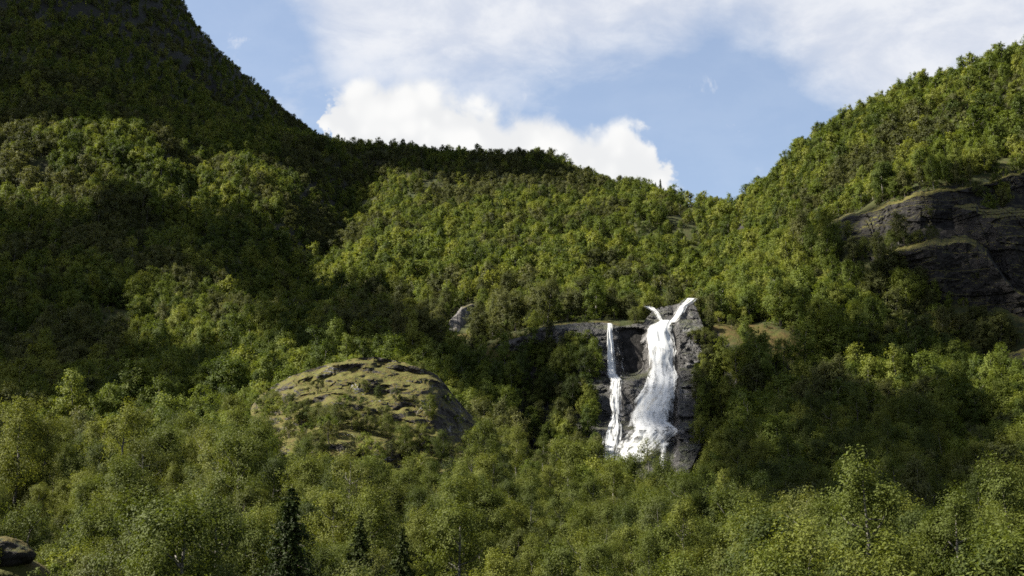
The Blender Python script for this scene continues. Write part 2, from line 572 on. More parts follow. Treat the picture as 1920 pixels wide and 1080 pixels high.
def relief(name, us, vtop, vbot, nv, Yfun, mat, back=(3, 9, 18), drop=(0.2, 2.0, 9.0), foot=6.0):
    """rock mass whose visible front follows Yfun(u, v); its top rolls back into the hill, its foot runs into the ground"""
    us = np.asarray(us, float)
    vt = np.interp(us, *zip(*vtop)); vb = np.interp(us, *zip(*vbot))
    jit = 4.5 * fbm(us / 22, 0 * us, 3.3, 5, 21, 0.6)
    vt = vt + jit
    t = np.linspace(0, 1, nv)[:, None]
    VV = vt + (vb - vt) * t
    UU = us[None, :] + 0 * VV
    YY = Yfun(UU, VV)
    x, y, z = at(UU, VV, YY)
    rows = []
    for b, d in list(zip(back, drop))[::-1]:
        rows.append(np.stack([x[0] * (y[0] + b) / y[0], y[0] + b, z[0] - d], -1))
    body = np.stack([x, y, z], -1)
    ft = np.stack([x[-1], y[-1] + 2, z[-1] - foot], -1)
    G = np.concatenate([np.array(rows), body, ft[None]], 0)
    # push both ends into the hill
    nrow, ncol = G.shape[:2]
    me = mesh_from(name, G.reshape(-1, 3), grid_faces(nrow, ncol)[:, ::-1], [mat], False)
    return me


# layered mossy knoll in front of the wood
KTOP = [(470, 765), (486, 742), (520, 718), (560, 700), (610, 684), (660, 673), (700, 669), (740, 674), (790, 688), (820, 703), (842, 728), (862, 755), (882, 778), (905, 800), (918, 822)]
KBOT = [(470, 800), (500, 842), (560, 852), (640, 860), (720, 880), (800, 892), (870, 885), (918, 850)]


def knoll_Y(u, v):
    vt = np.interp(u, *zip(*KTOP)); vb = np.interp(u, *zip(*KBOT))
    t = np.clip((v - vt) / np.maximum(vb - vt, 8), 0, 1)
    w = t + 0.07 * fbm(u / 90, v / 60, 0, 3, 3) + 0.00025 * (700 - u)
    N = 7.0
    k = w * N + 1.3 * fbm(u / 85, v / 40, 1.7, 4, 6)
    fr = k - np.floor(k)
    stair = (np.floor(k) + sstep(0.25, 0.62, fr)) / N
    s = 0.35 * w + 0.65 * stair
    Y = 243 - 43 * s
    Y = Y + sstep(800, 915, u) * 16 * (1 - t * 0.4) + sstep(560, 470, u) * 8
    x, y, z = at(u, v, Y)
    return Y - 2.1 * blocky(x, y * 0.3, z, 50)


kme = relief('rocky_knoll', np.linspace(470, 918, 330), KTOP, KBOT, 190, knoll_Y, M_KNOLL, back=(4, 12, 24), drop=(0.6, 3.5, 12))
tag(link('rocky_knoll', kme), 'rounded rocky knoll with mossy ledges left of the waterfall', 'knoll', kind='structure')

# wall behind the waterfall
WTOP = [(905, 668), (940, 642), (985, 628), (1025, 612), (1075, 604), (1140, 606), (1165, 612), (1205, 606), (1225, 580), (1262, 572), (1298, 562), (1306, 578), (1314, 600), (1324, 628), (1340, 655), (1368, 690), (1385, 740)]
WBOT = [(905, 690), (940, 690), (985, 720), (1000, 860), (1040, 880), (1140, 885), (1240, 905), (1290, 890), (1330, 800), (1360, 740), (1385, 760)]


# outlines of the running water: v, left u, right u
MAIN = [(600, 1238, 1262), (604, 1232, 1262), (610, 1216, 1261), (617, 1209, 1261), (640, 1212, 1266), (657, 1214, 1270), (673, 1214, 1265), (690, 1216, 1268), (707, 1212, 1274), (723, 1207, 1272),
        (740, 1196, 1270), (757, 1186, 1268), (773, 1181, 1263), (790, 1178, 1261), (799, 1175, 1272), (807, 1169, 1281), (817, 1162, 1276), (828, 1156, 1268), (840, 1148, 1252), (856, 1142, 1228), (866, 1140, 1215)]
CHUTE = [(559, 1283, 1311), (565, 1275, 1306), (573, 1269, 1291), (590, 1260, 1284), (604, 1251, 1270)]
INLET = [(574, 1204, 1222), (577, 1208, 1231), (585, 1226, 1237), (597, 1231, 1243), (606, 1236, 1251)]
SPOUT = [(822, 1231, 1251), (835, 1234, 1251), (850, 1236, 1249), (860, 1234, 1249), (870, 1232, 1250), (880, 1232, 1248), (892, 1235, 1243)]
SIDE = [(606, 1138, 1148), (640, 1137, 1152), (673, 1137, 1154), (700, 1138, 1156), (713, 1143, 1168), (727, 1141, 1166), (740, 1142, 1168), (757, 1139, 1168), (773, 1145, 1165), (787, 1143, 1164), (797, 1136, 1169),
        (813, 1129, 1169), (830, 1126, 1165), (847, 1126, 1160), (862, 1132, 1158)]


def wet_mask(u, v):
    r = np.zeros(np.broadcast(u, v).shape)
    for o in (MAIN, CHUTE, INLET, SPOUT, SIDE):
        vv, l, rt = zip(*o)
        a = np.interp(v, vv, l); b = np.interp(v, vv, rt)
        m = sstep(-8, 3, u - a) * sstep(-8, 3, b - u) * sstep(vv[0] - 8, vv[0], v) * sstep(vv[-1] + 8, vv[-1], v)
        r = np.maximum(r, m)
    return r


def wall_raw(u, v):
    Y = np.interp(v, WALLV, WALLY)
    # the recess left of the main fall and the buttress right of it
    Y = Y + 7 * np.exp(-((u - 1185) / 22.0) ** 2) * sstep(612, 625, v) * sstep(715, 690, v)
    Y = Y - 3.0 * np.exp(-((u - 1185) / 20.0) ** 2) * sstep(700, 712, v) * sstep(770, 730, v)
    Y = Y - 3.0 * sstep(1262, 1275, u) * sstep(1345, 1320, u)
    Y = Y + 12 * sstep(1310, 1385, u) + 7 * sstep(1080, 1000, u) * sstep(620, 700, v) + 6 * sstep(980, 905, u)
    return Y


def wall_Y(u, v):
    Y = wall_raw(u, v)
    x, y, z = at(u, v, Y)
    return Y - 2.4 * (1 - 0.8 * wet_mask(u, v)) * blocky(x, y * 0.3, z, 70)


wme = relief('waterfall_cliff', np.linspace(905, 1385, 380), WTOP, WBOT, 260, wall_Y, M_WET, back=(3, 8, 16), drop=(-0.1, 0.5, 4))
tag(link('waterfall_cliff', wme), 'dark wet rock wall behind the two waterfalls', 'cliff', kind='structure')

# the cliff bands on the right-hand hill
FACES = []
def band(name, label, top, bot, seed, amp=2.0, nu=260, nv=130, mat=None, steep=0.65, wob=9.0, clear=0.45, rim=7.0):
    us = np.linspace(top[0][0], top[-1][0], nu)
    vt0 = np.interp(us, *zip(*top)) + wob * fbm(us / 26, 0 * us, seed, 4, seed)
    vb0 = np.interp(us, *zip(*bot)) + wob * fbm(us / 40, 0 * us, seed + 5.5, 3, seed + 3)
    vb0 = np.maximum(vb0, vt0 + 4)
    top = list(zip(us, vt0)); bot = list(zip(us, vb0))
    gt = groundY(us, vt0 + 2); gb = groundY(us, vb0)
    k9 = np.ones(15) / 15
    sm = lambda a: np.convolve(np.pad(a, 7, mode='edge'), k9, 'valid')
    gt, gb = sm(gt), sm(gb)
    FACES.append((us, vt0, vb0, clear))
    ends = sstep(us[0], us[0] + 0.10 * (us[-1] - us[0]), us) * sstep(us[-1], us[-1] - 0.10 * (us[-1] - us[0]), us)
    def Yf(u, v):
        vt = np.interp(u, us, vt0); vb = np.interp(u, us, vb0)
        t = np.clip((v - vt) / np.maximum(vb - vt, 4), 0, 1)
        yt = np.interp(u, us, gt); yb = np.interp(u, us, gb); e = np.interp(u, us, ends)
        slope = yb + (yt - yb) * (1 - t)                       # where the hill itself would be
        face = yb - 0.5 + (yt - yb) * (1 - steep) * (1 - t) + rim * sstep(0.13, 0.0, t)
        Y = slope + 1.5 + (face - slope - 1.5) * e
        x, y, z = at(u, v, Y)
        cols = np.round(fbm(x / 5.0, 0, z / 30, 2, seed + 9) * 4) / 4
        return Y - amp * (1.0 * blocky(x, y * 0.3, z * 0.7, seed) + 1.2 * cols + 0.8 * np.round(3 * fbm(x / 30, 0, z / 6, 2, seed + 30)) / 3) * (0.3 + 0.7 * e)
    me = relief(name, us, top, bot, nv, Yf, mat or M_CLIFF)
    tag(link(name, me), label, 'cliff', kind='structure')
    return Yf, us, vt0, vb0


BAND_U = band('cliff', 'upper dark cliff band with grassy rim across the right hill',
     [(1512, 470), (1530, 440), (1560, 416), (1600, 400), (1650, 382), (1700, 364), (1760, 352), (1820, 345), (1880, 330), (1960, 318), (2100, 300)],
     [(1512, 476), (1560, 462), (1620, 446), (1680, 436), (1760, 428), (1820, 395), (1880, 372), (1960, 360), (2100, 350)], 101, clear=0.75)
BAND_B = band('cliff', 'tall pale-edged cliff block at the right picture edge',
     [(1768, 400), (1782, 386), (1820, 382), (1880, 390), (1960, 380), (2100, 370)],
     [(1768, 430), (1800, 450), (1840, 520), (1900, 550), (1960, 550), (2100, 550)], 131, steep=0.75)
BAND_L = band('cliff', 'lower dark cliff face with ochre ledge on the right hill',
     [(1610, 486), (1650, 474), (1700, 462), (1760, 447), (1810, 440), (1850, 460), (1900, 540), (1960, 560)],
     [(1610, 492), (1650, 505), (1700, 540), (1760, 560), (1820, 570), (1880, 580), (1930, 590), (1960, 600)], 151, steep=0.95, rim=9)
band('rock_outcrop', 'dark rock slope below the ochre grass right of the waterfall',
     [(1340, 664), (1390, 657), (1450, 668), (1520, 690), (1600, 706), (1660, 712)],
     [(1340, 676), (1390, 686), (1450, 706), (1520, 722), (1600, 732), (1660, 722)], 171, 2.0, 170, 50, steep=0.3, wob=9, clear=0.15)
band('rock_outcrop', 'small shadowed crag under the right end of the saddle',
     [(1262, 398), (1280, 388), (1300, 386), (1318, 396)], [(1262, 402), (1280, 406), (1300, 410), (1318, 404)], 181, 1.5, 60, 36)
band('rock_outcrop', 'pale bare rock slab among the trees above the knoll',
     [(838, 604), (850, 592), (866, 574), (885, 568), (900, 575)], [(838, 618), (850, 626), (866, 616), (885, 586), (900, 580)], 191, 0.6, 60, 50, M_PALE, 0.5, 3, clear=1.0)
band('rock_outcrop', 'low rock face at the right edge under the cliffs',
     [(1850, 672), (1880, 658), (1920, 652), (1980, 640)], [(1850, 680), (1880, 695), (1920, 705), (1980, 715)], 201, 1.2, 60, 50)

# ------------------------------------------------------------------ falling water
def mat_water(name, cover, sx, sy):
    m, t, out = material(name)
    uv = t.n('ShaderNodeUVMap'); uv.uv_map = 'flow'
    sp = t.n('ShaderNodeSeparateXYZ'); t.link(uv.outputs[0], sp.inputs[0])
    geo = t.n('ShaderNodeNewGeometry')
    a = t.noise(t.vscale(uv.outputs[0], (sx, sy, 1)), 1.0, 5, 0.6, 0.7)
    b = t.noise(t.vscale(geo.outputs['Position'], (1.3, 1.3, 0.28)), 1.0, 3, 0.55, 0.4)
    edge = t.math('MULTIPLY', t.math('MULTIPLY', sp.outputs[0], t.math('SUBTRACT', 1.0, sp.outputs[0])), 4.0)
    f = t.math('ADD', t.math('MULTIPLY_ADD', a, 1.3, -0.32), t.math('MULTIPLY', b, 0.35))
    f = t.math('ADD', f, t.math('MULTIPLY', t.math('POWER', edge, 0.5), 0.6))
    al = t.smooth(f, 1.16 - cover, 1.50 - cover)
    dif = t.n('ShaderNodeBsdfDiffuse'); dif.inputs['Color'].default_value = (0.58, 0.59, 0.60, 1)
    trl = t.n('ShaderNodeBsdfTranslucent'); trl.inputs['Color'].default_value = (0.58, 0.59, 0.60, 1)
    mx = t.n('ShaderNodeMixShader'); mx.inputs[0].default_value = 0.25
    t.link(dif.outputs[0], mx.inputs[1]); t.link(trl.outputs[0], mx.inputs[2])
    tr = t.n('ShaderNodeBsdfTransparent')
    m2 = t.n('ShaderNodeMixShader')
    t.link(al, m2.inputs[0]); t.link(tr.outputs[0], m2.inputs[1]); t.link(mx.outputs[0], m2.inputs[2])
    t.link(m2.outputs[0], out.inputs['Surface'])
    return m


M_FALL = mat_water('white falling water', 0.45, 6.0, 0.9)
M_FALL2 = mat_water('thin falling water', 0.31, 7.0, 1.0)
M_CASC = mat_water('broken cascade', 0.24, 10.0, 1.3)
M_VEIL = mat_water('drifting spray', 0.02, 3.0, 1.0)


def water_sheet(name, parent, outline, mat, off, seed, bulge=1.2, nc=36, vr=None, grow=0.0, lean=0.0):
    vv, l, r = [np.array(q, float) for q in zip(*outline)]
    v0, v1 = vr or (vv[0], vv[-1])
    nr = int((v1 - v0) * 0.8) + 6
    V = np.linspace(v0, v1, nr)[:, None]
    s = np.linspace(0, 1, nc)[None, :]
    a = np.interp(V, vv, l) - grow; b = np.interp(V, vv, r) + grow
    Uu = a + (b - a) * s + 1.2 * fbm(s * 4, V / 18, seed, 3, seed)
    VV = V + 0 * s
    # fall clear of the rock: smooth the wall's depth along the flow
    Y = 0
    for k in (-4, -2, 0, 2, 4):
        Y = Y + wall_raw(Uu, VV + k) / 5
    ropes = fbm(s * 6 + 0 * V, V / 45, seed + 2.0, 2, seed + 3)
    Y = Y - off - bulge * (4 * s * (1 - s)) ** 0.6 - 0.45 * ropes
    x, y, z = at(Uu, VV, Y)
    me = mesh_from(name, np.stack([x, y, z], -1).reshape(-1, 3), grid_faces(nr, nc)[:, ::-1], [mat], True)
    uvl = me.uv_layers.new(name='flow')
    uu = np.broadcast_to(s, VV.shape).ravel(); vvv = (VV / 30.0 + seed).ravel()
    li = np.empty(len(me.loops), np.int32); me.loops.foreach_get('vertex_index', li)
    uvl.data.foreach_set('uv', np.stack([uu[li], vvv[li]], -1).ravel().astype(np.float32))
    return link(name, me, parent)


bx, by, bz = at(1240, 890, 276)
wf = bpy.data.objects.new('waterfall', None); C.objects.link(wf)
tag(wf, 'broad white main waterfall plunging down the dark rock wall', 'waterfall', 'waterfalls on the rock wall')
water_sheet('upper_chute', wf, CHUTE, M_FALL2, 0.9, 1, 0.2, 18)
water_sheet('feeder_stream', wf, INLET, M_CASC, 0.8, 2, 0.2, 12)
water_sheet('curtain', wf, MAIN, M_FALL, 1.3, 3, 1.4, 60, (600, 800))
water_sheet('curtain_spray', wf, MAIN, M_FALL2, 2.4, 4, 1.6, 60, (640, 806), 2.0)
water_sheet('lower_apron', wf, MAIN, M_FALL2, 1.0, 5, 2.0, 70, (792, 866))
water_sheet('apron_cascade', wf, MAIN, M_CASC, 1.9, 6, 2.2, 70, (770, 866), 3.0)
water_sheet('bottom_spout', wf, SPOUT, M_FALL2, 1.6, 7, 0.6, 20)
sf = bpy.data.objects.new('waterfall', None); C.objects.link(sf)
tag(sf, 'narrow side waterfall left of the broad main fall', 'waterfall', 'waterfalls on the rock wall')
water_sheet('plunge', sf, SIDE, M_FALL, 1.5, 8, 0.6, 18, (606, 712))
water_sheet('cascade', sf, SIDE, M_CASC, 1.2, 9, 0.9, 34, (704, 862))
water_sheet('cascade_strands', sf, SIDE, M_CASC, 1.9, 10, 0.9, 34, (700, 862), 2.0)
water_sheet('spray_veil', sf, [(618, 1146, 1160), (660, 1146, 1176), (725, 1148, 1186)], M_VEIL, 0.6, 11, 0.6, 20)

# ------------------------------------------------------------------ trees
def mat_leaf(name, c_lo, c_mid, c_hi, var=0.5, transl=0.38):
    m, t, out = material(name)
    oi = t.n('ShaderNodeObjectInfo')
    geo = t.n('ShaderNodeNewGeometry')
    stand = t.noise(oi.outputs['Location'], 0.018, 3, 0.6)
    r = t.math('ADD', t.math('MULTIPLY', oi.outputs['Random'], 0.6), t.math('MULTIPLY', stand, 0.8))
    col = t.mix(t.smooth(r, 0.35, 0.7), c_lo, c_mid)
    col = t.mix(t.smooth(r, 0.65, 1.05), col, c_hi)
    isl = geo.outputs['Random Per Island']
    col = t.mul(col, t.math('MULTIPLY_ADD', isl, var * 0.8, 0.8 * (1.0 - var * 0.5)))
    bs = t.n('ShaderNodeBsdfPrincipled')
    t.link(col, bs.inputs['Base Color'])
    bs.inputs['Roughness'].default_value = 0.6
    bs.inputs['Specular IOR Level'].default_value = 0.12
    tr = t.n('ShaderNodeBsdfTranslucent')
    wrm = t.n('ShaderNodeVectorMath', operation='MULTIPLY'); t.link(col, wrm.inputs[0]); wrm.inputs[1].default_value = (1.12, 1.12, 0.65)
    t.link(wrm.outputs[0], tr.inputs['Color'])
    mx = t.n('ShaderNodeMixShader'); mx.inputs[0].default_value = transl
    t.link(bs.outputs[0], mx.inputs[1]); t.link(tr.outputs[0], mx.inputs[2])
    t.link(mx.outputs[0], out.inputs['Surface'])
    return m


def mat_bark(name, c1, c2):
    m, t, out = material(name)
    tcn = t.n('ShaderNodeTexCoord')
    a = t.noise(t.vscale(tcn.outputs['Object'], (6, 6, 3)), 1.0, 5, 0.7)
    bs = t.n('ShaderNodeBsdfPrincipled')
    t.link(t.mix(t.smooth(a, 0.4, 0.6), c1, c2), bs.inputs['Base Color'])
    bs.inputs['Roughness'].default_value = 0.85
    t.link(bs.outputs[0], out.inputs['Surface'])
    return m


M_LEAF = mat_leaf('birch leaves', (0.048, 0.070, 0.013), (0.104, 0.134, 0.021), (0.185, 0.200, 0.037), 0.3)
M_NEARLEAF = mat_leaf('near tree leaves', (0.043, 0.059, 0.013), (0.080, 0.099, 0.017), (0.134, 0.148, 0.026), 0.45, 0.36)  # leaf colours of the near trees, darker than those on the hill
M_LEAFG = mat_leaf('grey willow leaves', (0.052, 0.060, 0.018), (0.074, 0.083, 0.024), (0.108, 0.112, 0.036), 0.3)
M_NEARGREY = mat_leaf('grey near tree leaves', (0.058, 0.070, 0.020), (0.088, 0.101, 0.022), (0.124, 0.135, 0.030), 0.45, 0.33)
M_NEEDLE = mat_leaf('spruce needles', (0.026, 0.040, 0.008), (0.036, 0.050, 0.010), (0.046, 0.058, 0.012), 0.6, 0.25)
M_BARK = mat_bark('birch bark', (0.04, 0.035, 0.03), (0.13, 0.12, 0.105))
M_DARKBARK = mat_bark('dark bark', (0.035, 0.028, 0.022), (0.08, 0.065, 0.05))


def tube(pts, rads, sides=6):
    pts = np.asarray(pts, float); rads = np.asarray(rads, float)
    ang = np.linspace(0, 2 * math.pi, sides, endpoint=False)
    vs_, fs = [], []
    for i, (p, r) in enumerate(zip(pts, rads)):
        d = pts[min(i + 1, len(pts) - 1)] - pts[max(i - 1, 0)]
        d = d / (np.linalg.norm(d) + 1e-9)
        a = np.cross(d, (0.3, 1, 0.1)); a /= np.linalg.norm(a) + 1e-9
        b = np.cross(d, a)
        vs_.append(p + r * (np.cos(ang)[:, None] * a + np.sin(ang)[:, None] * b))
    for i in range(len(pts) - 1):
        for k in range(sides):
            k2 = (k + 1) % sides
            fs.append((i * sides + k, i * sides + k2, (i + 1) * sides + k2, (i + 1) * sides + k))
    return np.concatenate(vs_), np.array(fs)


def join(parts):
    V_, F_, o = [], [], 0
    for v, f in parts:
        V_.append(v); F_.append(np.asarray(f) + o); o += len(v)
    return np.concatenate(V_), np.concatenate(F_)


def leaf_cards(rng, pos, nrm, size):
    n_ = len(pos)
    nrm = nrm / (np.linalg.norm(nrm, axis=1, keepdims=True) + 1e-9)
    a = np.cross(nrm, rng.normal(size=(n_, 3))); a /= np.linalg.norm(a, axis=1, keepdims=True) + 1e-9
    b = np.cross(nrm, a)
    s = (size * rng.uniform(0.65, 1.35, n_))[:, None]
    fold = nrm * s * 0.12
    q = np.stack([pos - a * s * 0.62, pos - b * s * 0.36 + fold, pos + a * s * 0.62, pos + b * s * 0.36 + fold], 1)
    return q.reshape(-1, 3), np.arange(n_ * 4).reshape(-1, 4)


def broadleaf(seed, h, ratio, nleaf, lsize, lobes=20, base=0.12, stems=1, thin=0.0, limbs=7, droop=0.0, lrad=(0.08, 0.155), ruff=0.36):
    """(trunk verts/faces, crown verts/faces); crown = leaf cards gathered in uneven clumps at the limb ends"""
    rng = np.random.default_rng(seed)
    parts = []
    cents = []
    R = h * ratio * 0.5
    for st in range(stems):
        lean = rng.normal(0, 0.06 + 0.10 * (stems > 1), 2)
        zs = np.linspace(0, 0.93, 7)
        wob = rng.normal(0, 0.012, (7, 2)).cumsum(0)
        pts = np.stack([h * (lean[0] * zs + wob[:, 0]), h * (lean[1] * zs + wob[:, 1]), h * zs - 0.4 * (zs == 0)], 1)
        r0 = 0.018 * h / stems ** 0.4
        parts.append(tube(pts, r0 * (1 - zs) ** 0.8 + 0.012, 6))
        for k in range(limbs // stems + 1):
            t0 = rng.uniform(0.2, 0.8)
            p0 = np.array([np.interp(t0, zs, pts[:, i]) for i in range(3)])
            an = k * 2.4 + rng.uniform(0, 1.2)
            prof = np.sqrt(max(0.08, 1 - ((t0 + 0.12 - 0.5) / 0.52) ** 2))
            ln = R * prof * rng.uniform(0.65, 1.0)
            tip = p0 + np.array([math.cos(an) * ln, math.sin(an) * ln, h * rng.uniform(0.08, 0.2)])
            mid = (p0 + tip) / 2 + np.array([0, 0, -0.02 * h]) + rng.normal(0, 0.02 * h, 3)
            parts.append(tube([p0, mid, tip], [r0 * 0.42, r0 * 0.25, 0.012], 4))
            cents.append(tip)
        cents.append(pts[-1])
    nl = max(lobes - len(cents), 0)
    for k in range(nl):
        t0 = (k + rng.uniform(0, 1)) / nl
        zc = base + (0.95 - base) * t0
        prof = max(0.12, math.sin(math.pi * min(max((zc - base * 0.6) / (1.02 - base * 0.6), 0), 1) ** 0.85) ** 0.75)
        an = k * 2.399 + rng.normal(0, 0.5)
        rr_ = R * prof * rng.uniform(0.35, 0.92)
        cents.append(np.array([math.cos(an) * rr_, math.sin(an) * rr_, h * zc]))
    cents = np.array(cents)
    # an uneven outline: the crown bulges on some sides and is bitten into on others
    ang_ = np.arctan2(cents[:, 1], cents[:, 0])
    bul = 0.84 + 0.34 * vnoise(np.cos(ang_) * 1.6 + seed, np.sin(ang_) * 1.6, cents[:, 2] / h * 3.2, seed)
    cents[:, :2] *= bul[:, None]
    cents[:, 2] = np.clip(cents[:, 2], h * base, h * 0.95)
    m_ = len(cents)
    rad = h * rng.uniform(*lrad, m_) * (0.6 + 0.55 * ratio)
    # every clump is a spray of short twigs with leaves strung along them
    nt = 5
    tw_c = np.repeat(np.arange(m_), nt)
    axis = np.array([0, 0, 1.0])
    outw = (cents - np.array([0, 0, h * 0.38])) / np.array([R, R, h * 0.6])
    td = outw[tw_c] * 0.5 + rng.normal(0, 0.62, (len(tw_c), 3)) + axis * 0.22
    td /= np.linalg.norm(td, axis=1, keepdims=True) + 1e-9
    tl = rad[tw_c] * rng.uniform(0.7, 1.75, len(tw_c))
    wts = tl / tl.sum()
    idx = rng.choice(len(tw_c), nleaf, p=wts)
    tt = rng.uniform(0.0, 1.0, nleaf) ** 0.8
    jit = rng.normal(0, 1, (nleaf, 3)) * (rad[tw_c][idx] * (0.34 - 0.16 * tt))[:, None]
    pos = cents[tw_c[idx]] + td[idx] * (tl[idx] * tt)[:, None] + jit
    d_ = td[idx] * 0.5 + jit / (np.linalg.norm(jit, axis=1, keepdims=True) + 1e-9) * 0.8
    if droop:
        pos[:, 2] -= droop * rng.uniform(0, 1, nleaf) ** 2 * h * 0.12
    pos[:, 2] = np.maximum(pos[:, 2], 0.05 * h)
    if thin:
        keep = rng.uniform(0, 1, nleaf) > thin
        pos, d_ = pos[keep], d_[keep]
    cd = (pos - np.array([0, 0, h * 0.45])) / np.array([R, R, h * 0.5])
    nr_ = d_ * 0.55 + cd * 0.55 + rng.normal(0, ruff, pos.shape) + np.array([0, 0, 0.12])
    return join(parts), leaf_cards(rng, pos, nr_, lsize)


def spruce(seed, h, ratio, nper, lsize):
    rng = np.random.default_rng(seed)
    zs = np.linspace(0, 1, 8)
    trunk = [tube(np.stack([0 * zs, 0 * zs, h * zs - 0.4 * (zs == 0)], 1), 0.016 * h * (1 - zs) + 0.012, 6)]
    P_, N_ = [], []
    z = 0.06 * h
    while z < 0.985 * h:
        f = 1 - z / h
        ln = h * ratio * 0.5 * f ** 0.8 * rng.uniform(0.85, 1.1) + 0.1
        nb = int(6 + 4 * f)
        a0 = rng.uniform(0, 6)
        for k in range(nb):
            an = a0 + k * 2 * math.pi / nb + rng.normal(0, 0.15)
            l2 = ln * rng.uniform(0.45, 1.15)
            dr = np.array([math.cos(an), math.sin(an), 0])
            tip = dr * l2 + np.array([0, 0, z - 0.22 * l2])
            trunk.append(tube([np.array([0, 0, z]), tip], [0.02 + 0.02 * f, 0.008], 3))
            q = int(nper * (0.35 + l2 / (h * ratio * 0.5)))
            t_ = rng.uniform(0.12, 1.02, q)
            side = rng.normal(0, 1, q) * 0.16 * l2 * (1.15 - t_)
            pp = t_[:, None] * tip + (1 - t_)[:, None] * np.array([0, 0, z]) + side[:, None] * np.array([-dr[1], dr[0], 0])
            pp[:, 2] += 0.10 * l2 * np.sin(t_ * 3.0) - np.abs(side) * 0.35 - rng.uniform(0, 0.30, q) * l2
            P_.append(pp)
            N_.append(np.tile(dr * 0.7 + np.array([0, 0, 0.5]), (q, 1)) + rng.normal(0, 0.6, (q, 3)))
        z += h * 0.022 * rng.uniform(0.8, 1.25) + 0.1
    return join(trunk), leaf_cards(rng, np.concatenate(P_), np.concatenate(N_), lsize)


# kinds at full detail: form word, generator settings
KINDS = {
    'broad rounded': [dict(h=8.0, ratio=0.72, nleaf=15000, lsize=0.135, lobes=44), dict(h=7.6, ratio=0.8, nleaf=15000, lsize=0.135, lobes=48), dict(h=8.4, ratio=0.64, nleaf=14000, lsize=0.135, lobes=44)],
    'tall slim': [dict(h=9.4, ratio=0.46, nleaf=11000, lsize=0.135, lobes=28, base=0.18), dict(h=9.8, ratio=0.40, nleaf=10000, lsize=0.135, lobes=28, base=0.15, droop=0.5)],
    'low bushy': [dict(h=5.6, ratio=1.2, nleaf=11000, lsize=0.13, lobes=30, base=0.05, stems=4, limbs=12), dict(h=5.2, ratio=1.3, nleaf=11000, lsize=0.13, lobes=44, base=0.05, stems=5, limbs=12)],
    'thin airy': [dict(h=8.4, ratio=0.6, nleaf=6000, lsize=0.13, lobes=26, base=0.2, limbs=10, thin=0.2)],
    'spruce': [dict(h=9.0, ratio=0.72, nper=80, lsize=0.2), dict(h=9.0, ratio=0.55, nper=80, lsize=0.2)],
}
NEAR = {}
for ki, (form, lst) in enumerate(KINDS.items()):
    NEAR[form] = []
    for j, kw in enumerate(lst):
        if form == 'spruce':
            tr_, cr_ = spruce(900 + j, **kw); lm, bm = M_NEEDLE, M_DARKBARK
        else:
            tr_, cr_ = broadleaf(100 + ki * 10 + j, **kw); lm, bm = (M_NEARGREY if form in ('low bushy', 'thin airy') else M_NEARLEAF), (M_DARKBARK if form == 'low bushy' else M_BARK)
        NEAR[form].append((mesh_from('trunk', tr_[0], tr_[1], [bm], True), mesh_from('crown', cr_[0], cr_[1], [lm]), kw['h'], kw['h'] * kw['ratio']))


def whole(name, tr_, cr_, bm, lm):
    v, f = join([tr_, cr_])
    mi = np.concatenate([np.zeros(len(tr_[1])), np.ones(len(cr_[1]))])
    me = mesh_from(name, v, f, [bm, lm], False, mi)
    return bpy.data.objects.new(name, me)      # not linked: a source for the forest's instances only


MID, FAR = [], []
for j, (h_, ra, lm) in enumerate(((8, .72, M_LEAF), (7.4, .8, M_LEAF), (9.2, .45, M_LEAF), (8.6, .6, M_LEAF), (6, .95, M_LEAFG), (8.8, .55, M_LEAFG))):
    MID.append(whole('wood_tree', *broadleaf(300 + j, h_, ra, 4000, 0.26, 30, limbs=6, lrad=(0.09, 0.165), ruff=0.26), M_BARK, lm))
for j, (h_, ra, lm) in enumerate(((7.6, .72, M_LEAF), (7.2, .8, M_LEAF), (8.8, .46, M_LEAF), (8, .6, M_LEAF), (7.6, .66, M_LEAFG))):
    FAR.append(whole('far_tree', *broadleaf(400 + j, h_, ra, 1700, 0.37, 22, limbs=5, lrad=(0.09, 0.18), ruff=0.2), M_BARK, lm))
FAR.append(whole('far_spruce', *spruce(950, 9, .4, 6, 0.42), M_DARKBARK, M_NEEDLE))
BUSH = [whole('bush', *broadleaf(500 + j, 2.4, 1.4, 1800, 0.13, 18, 0.05, 3), M_DARKBARK, (M_LEAF, M_LEAFG, M_LEAF)[j]) for j in range(3)]

# ------------------------------------------------------------------ where trees stand
rng = np.random.default_rng(7)
tx, ty = [], []
def scatter(y0, y1, sp):
    ys = np.arange(y0, y1, sp * 0.92)
    for k, y in enumerate(ys):
        w = y * 0.46 + 25
        xs = np.arange(-w, w, sp) + (k % 2) * sp * 0.5
        tx.append(xs + rng.uniform(-0.42, 0.42, len(xs)) * sp)
        ty.append(y + rng.uniform(-0.42, 0.42, len(xs)) * sp)
scatter(64, 200, 3.9)
scatter(200, 420, 3.9)
scatter(420, 700, 4.1)
scatter(700, 1080, 4.0)
tx = np.concatenate(tx); ty = np.concatenate(ty)
tz = height(tx, ty)
tu, tv = project(tx, ty, tz)

# hidden behind a ridge? running horizon per azimuth
hor = np.maximum.accumulate(np.where(GY > 30, GZ / np.maximum(GY, 1), -9), axis=0)
ai = np.clip(np.round((np.arctan(tx / ty) - aa[0]) / (aa[1] - aa[0])).astype(int), 0, NA - 1)
ri = np.clip(np.searchsorted(rr, ty - 25), 0, NR - 1)
hidden = (tz + 9.0) / ty < hor[ri, ai] - 0.004
keep = ~hidden
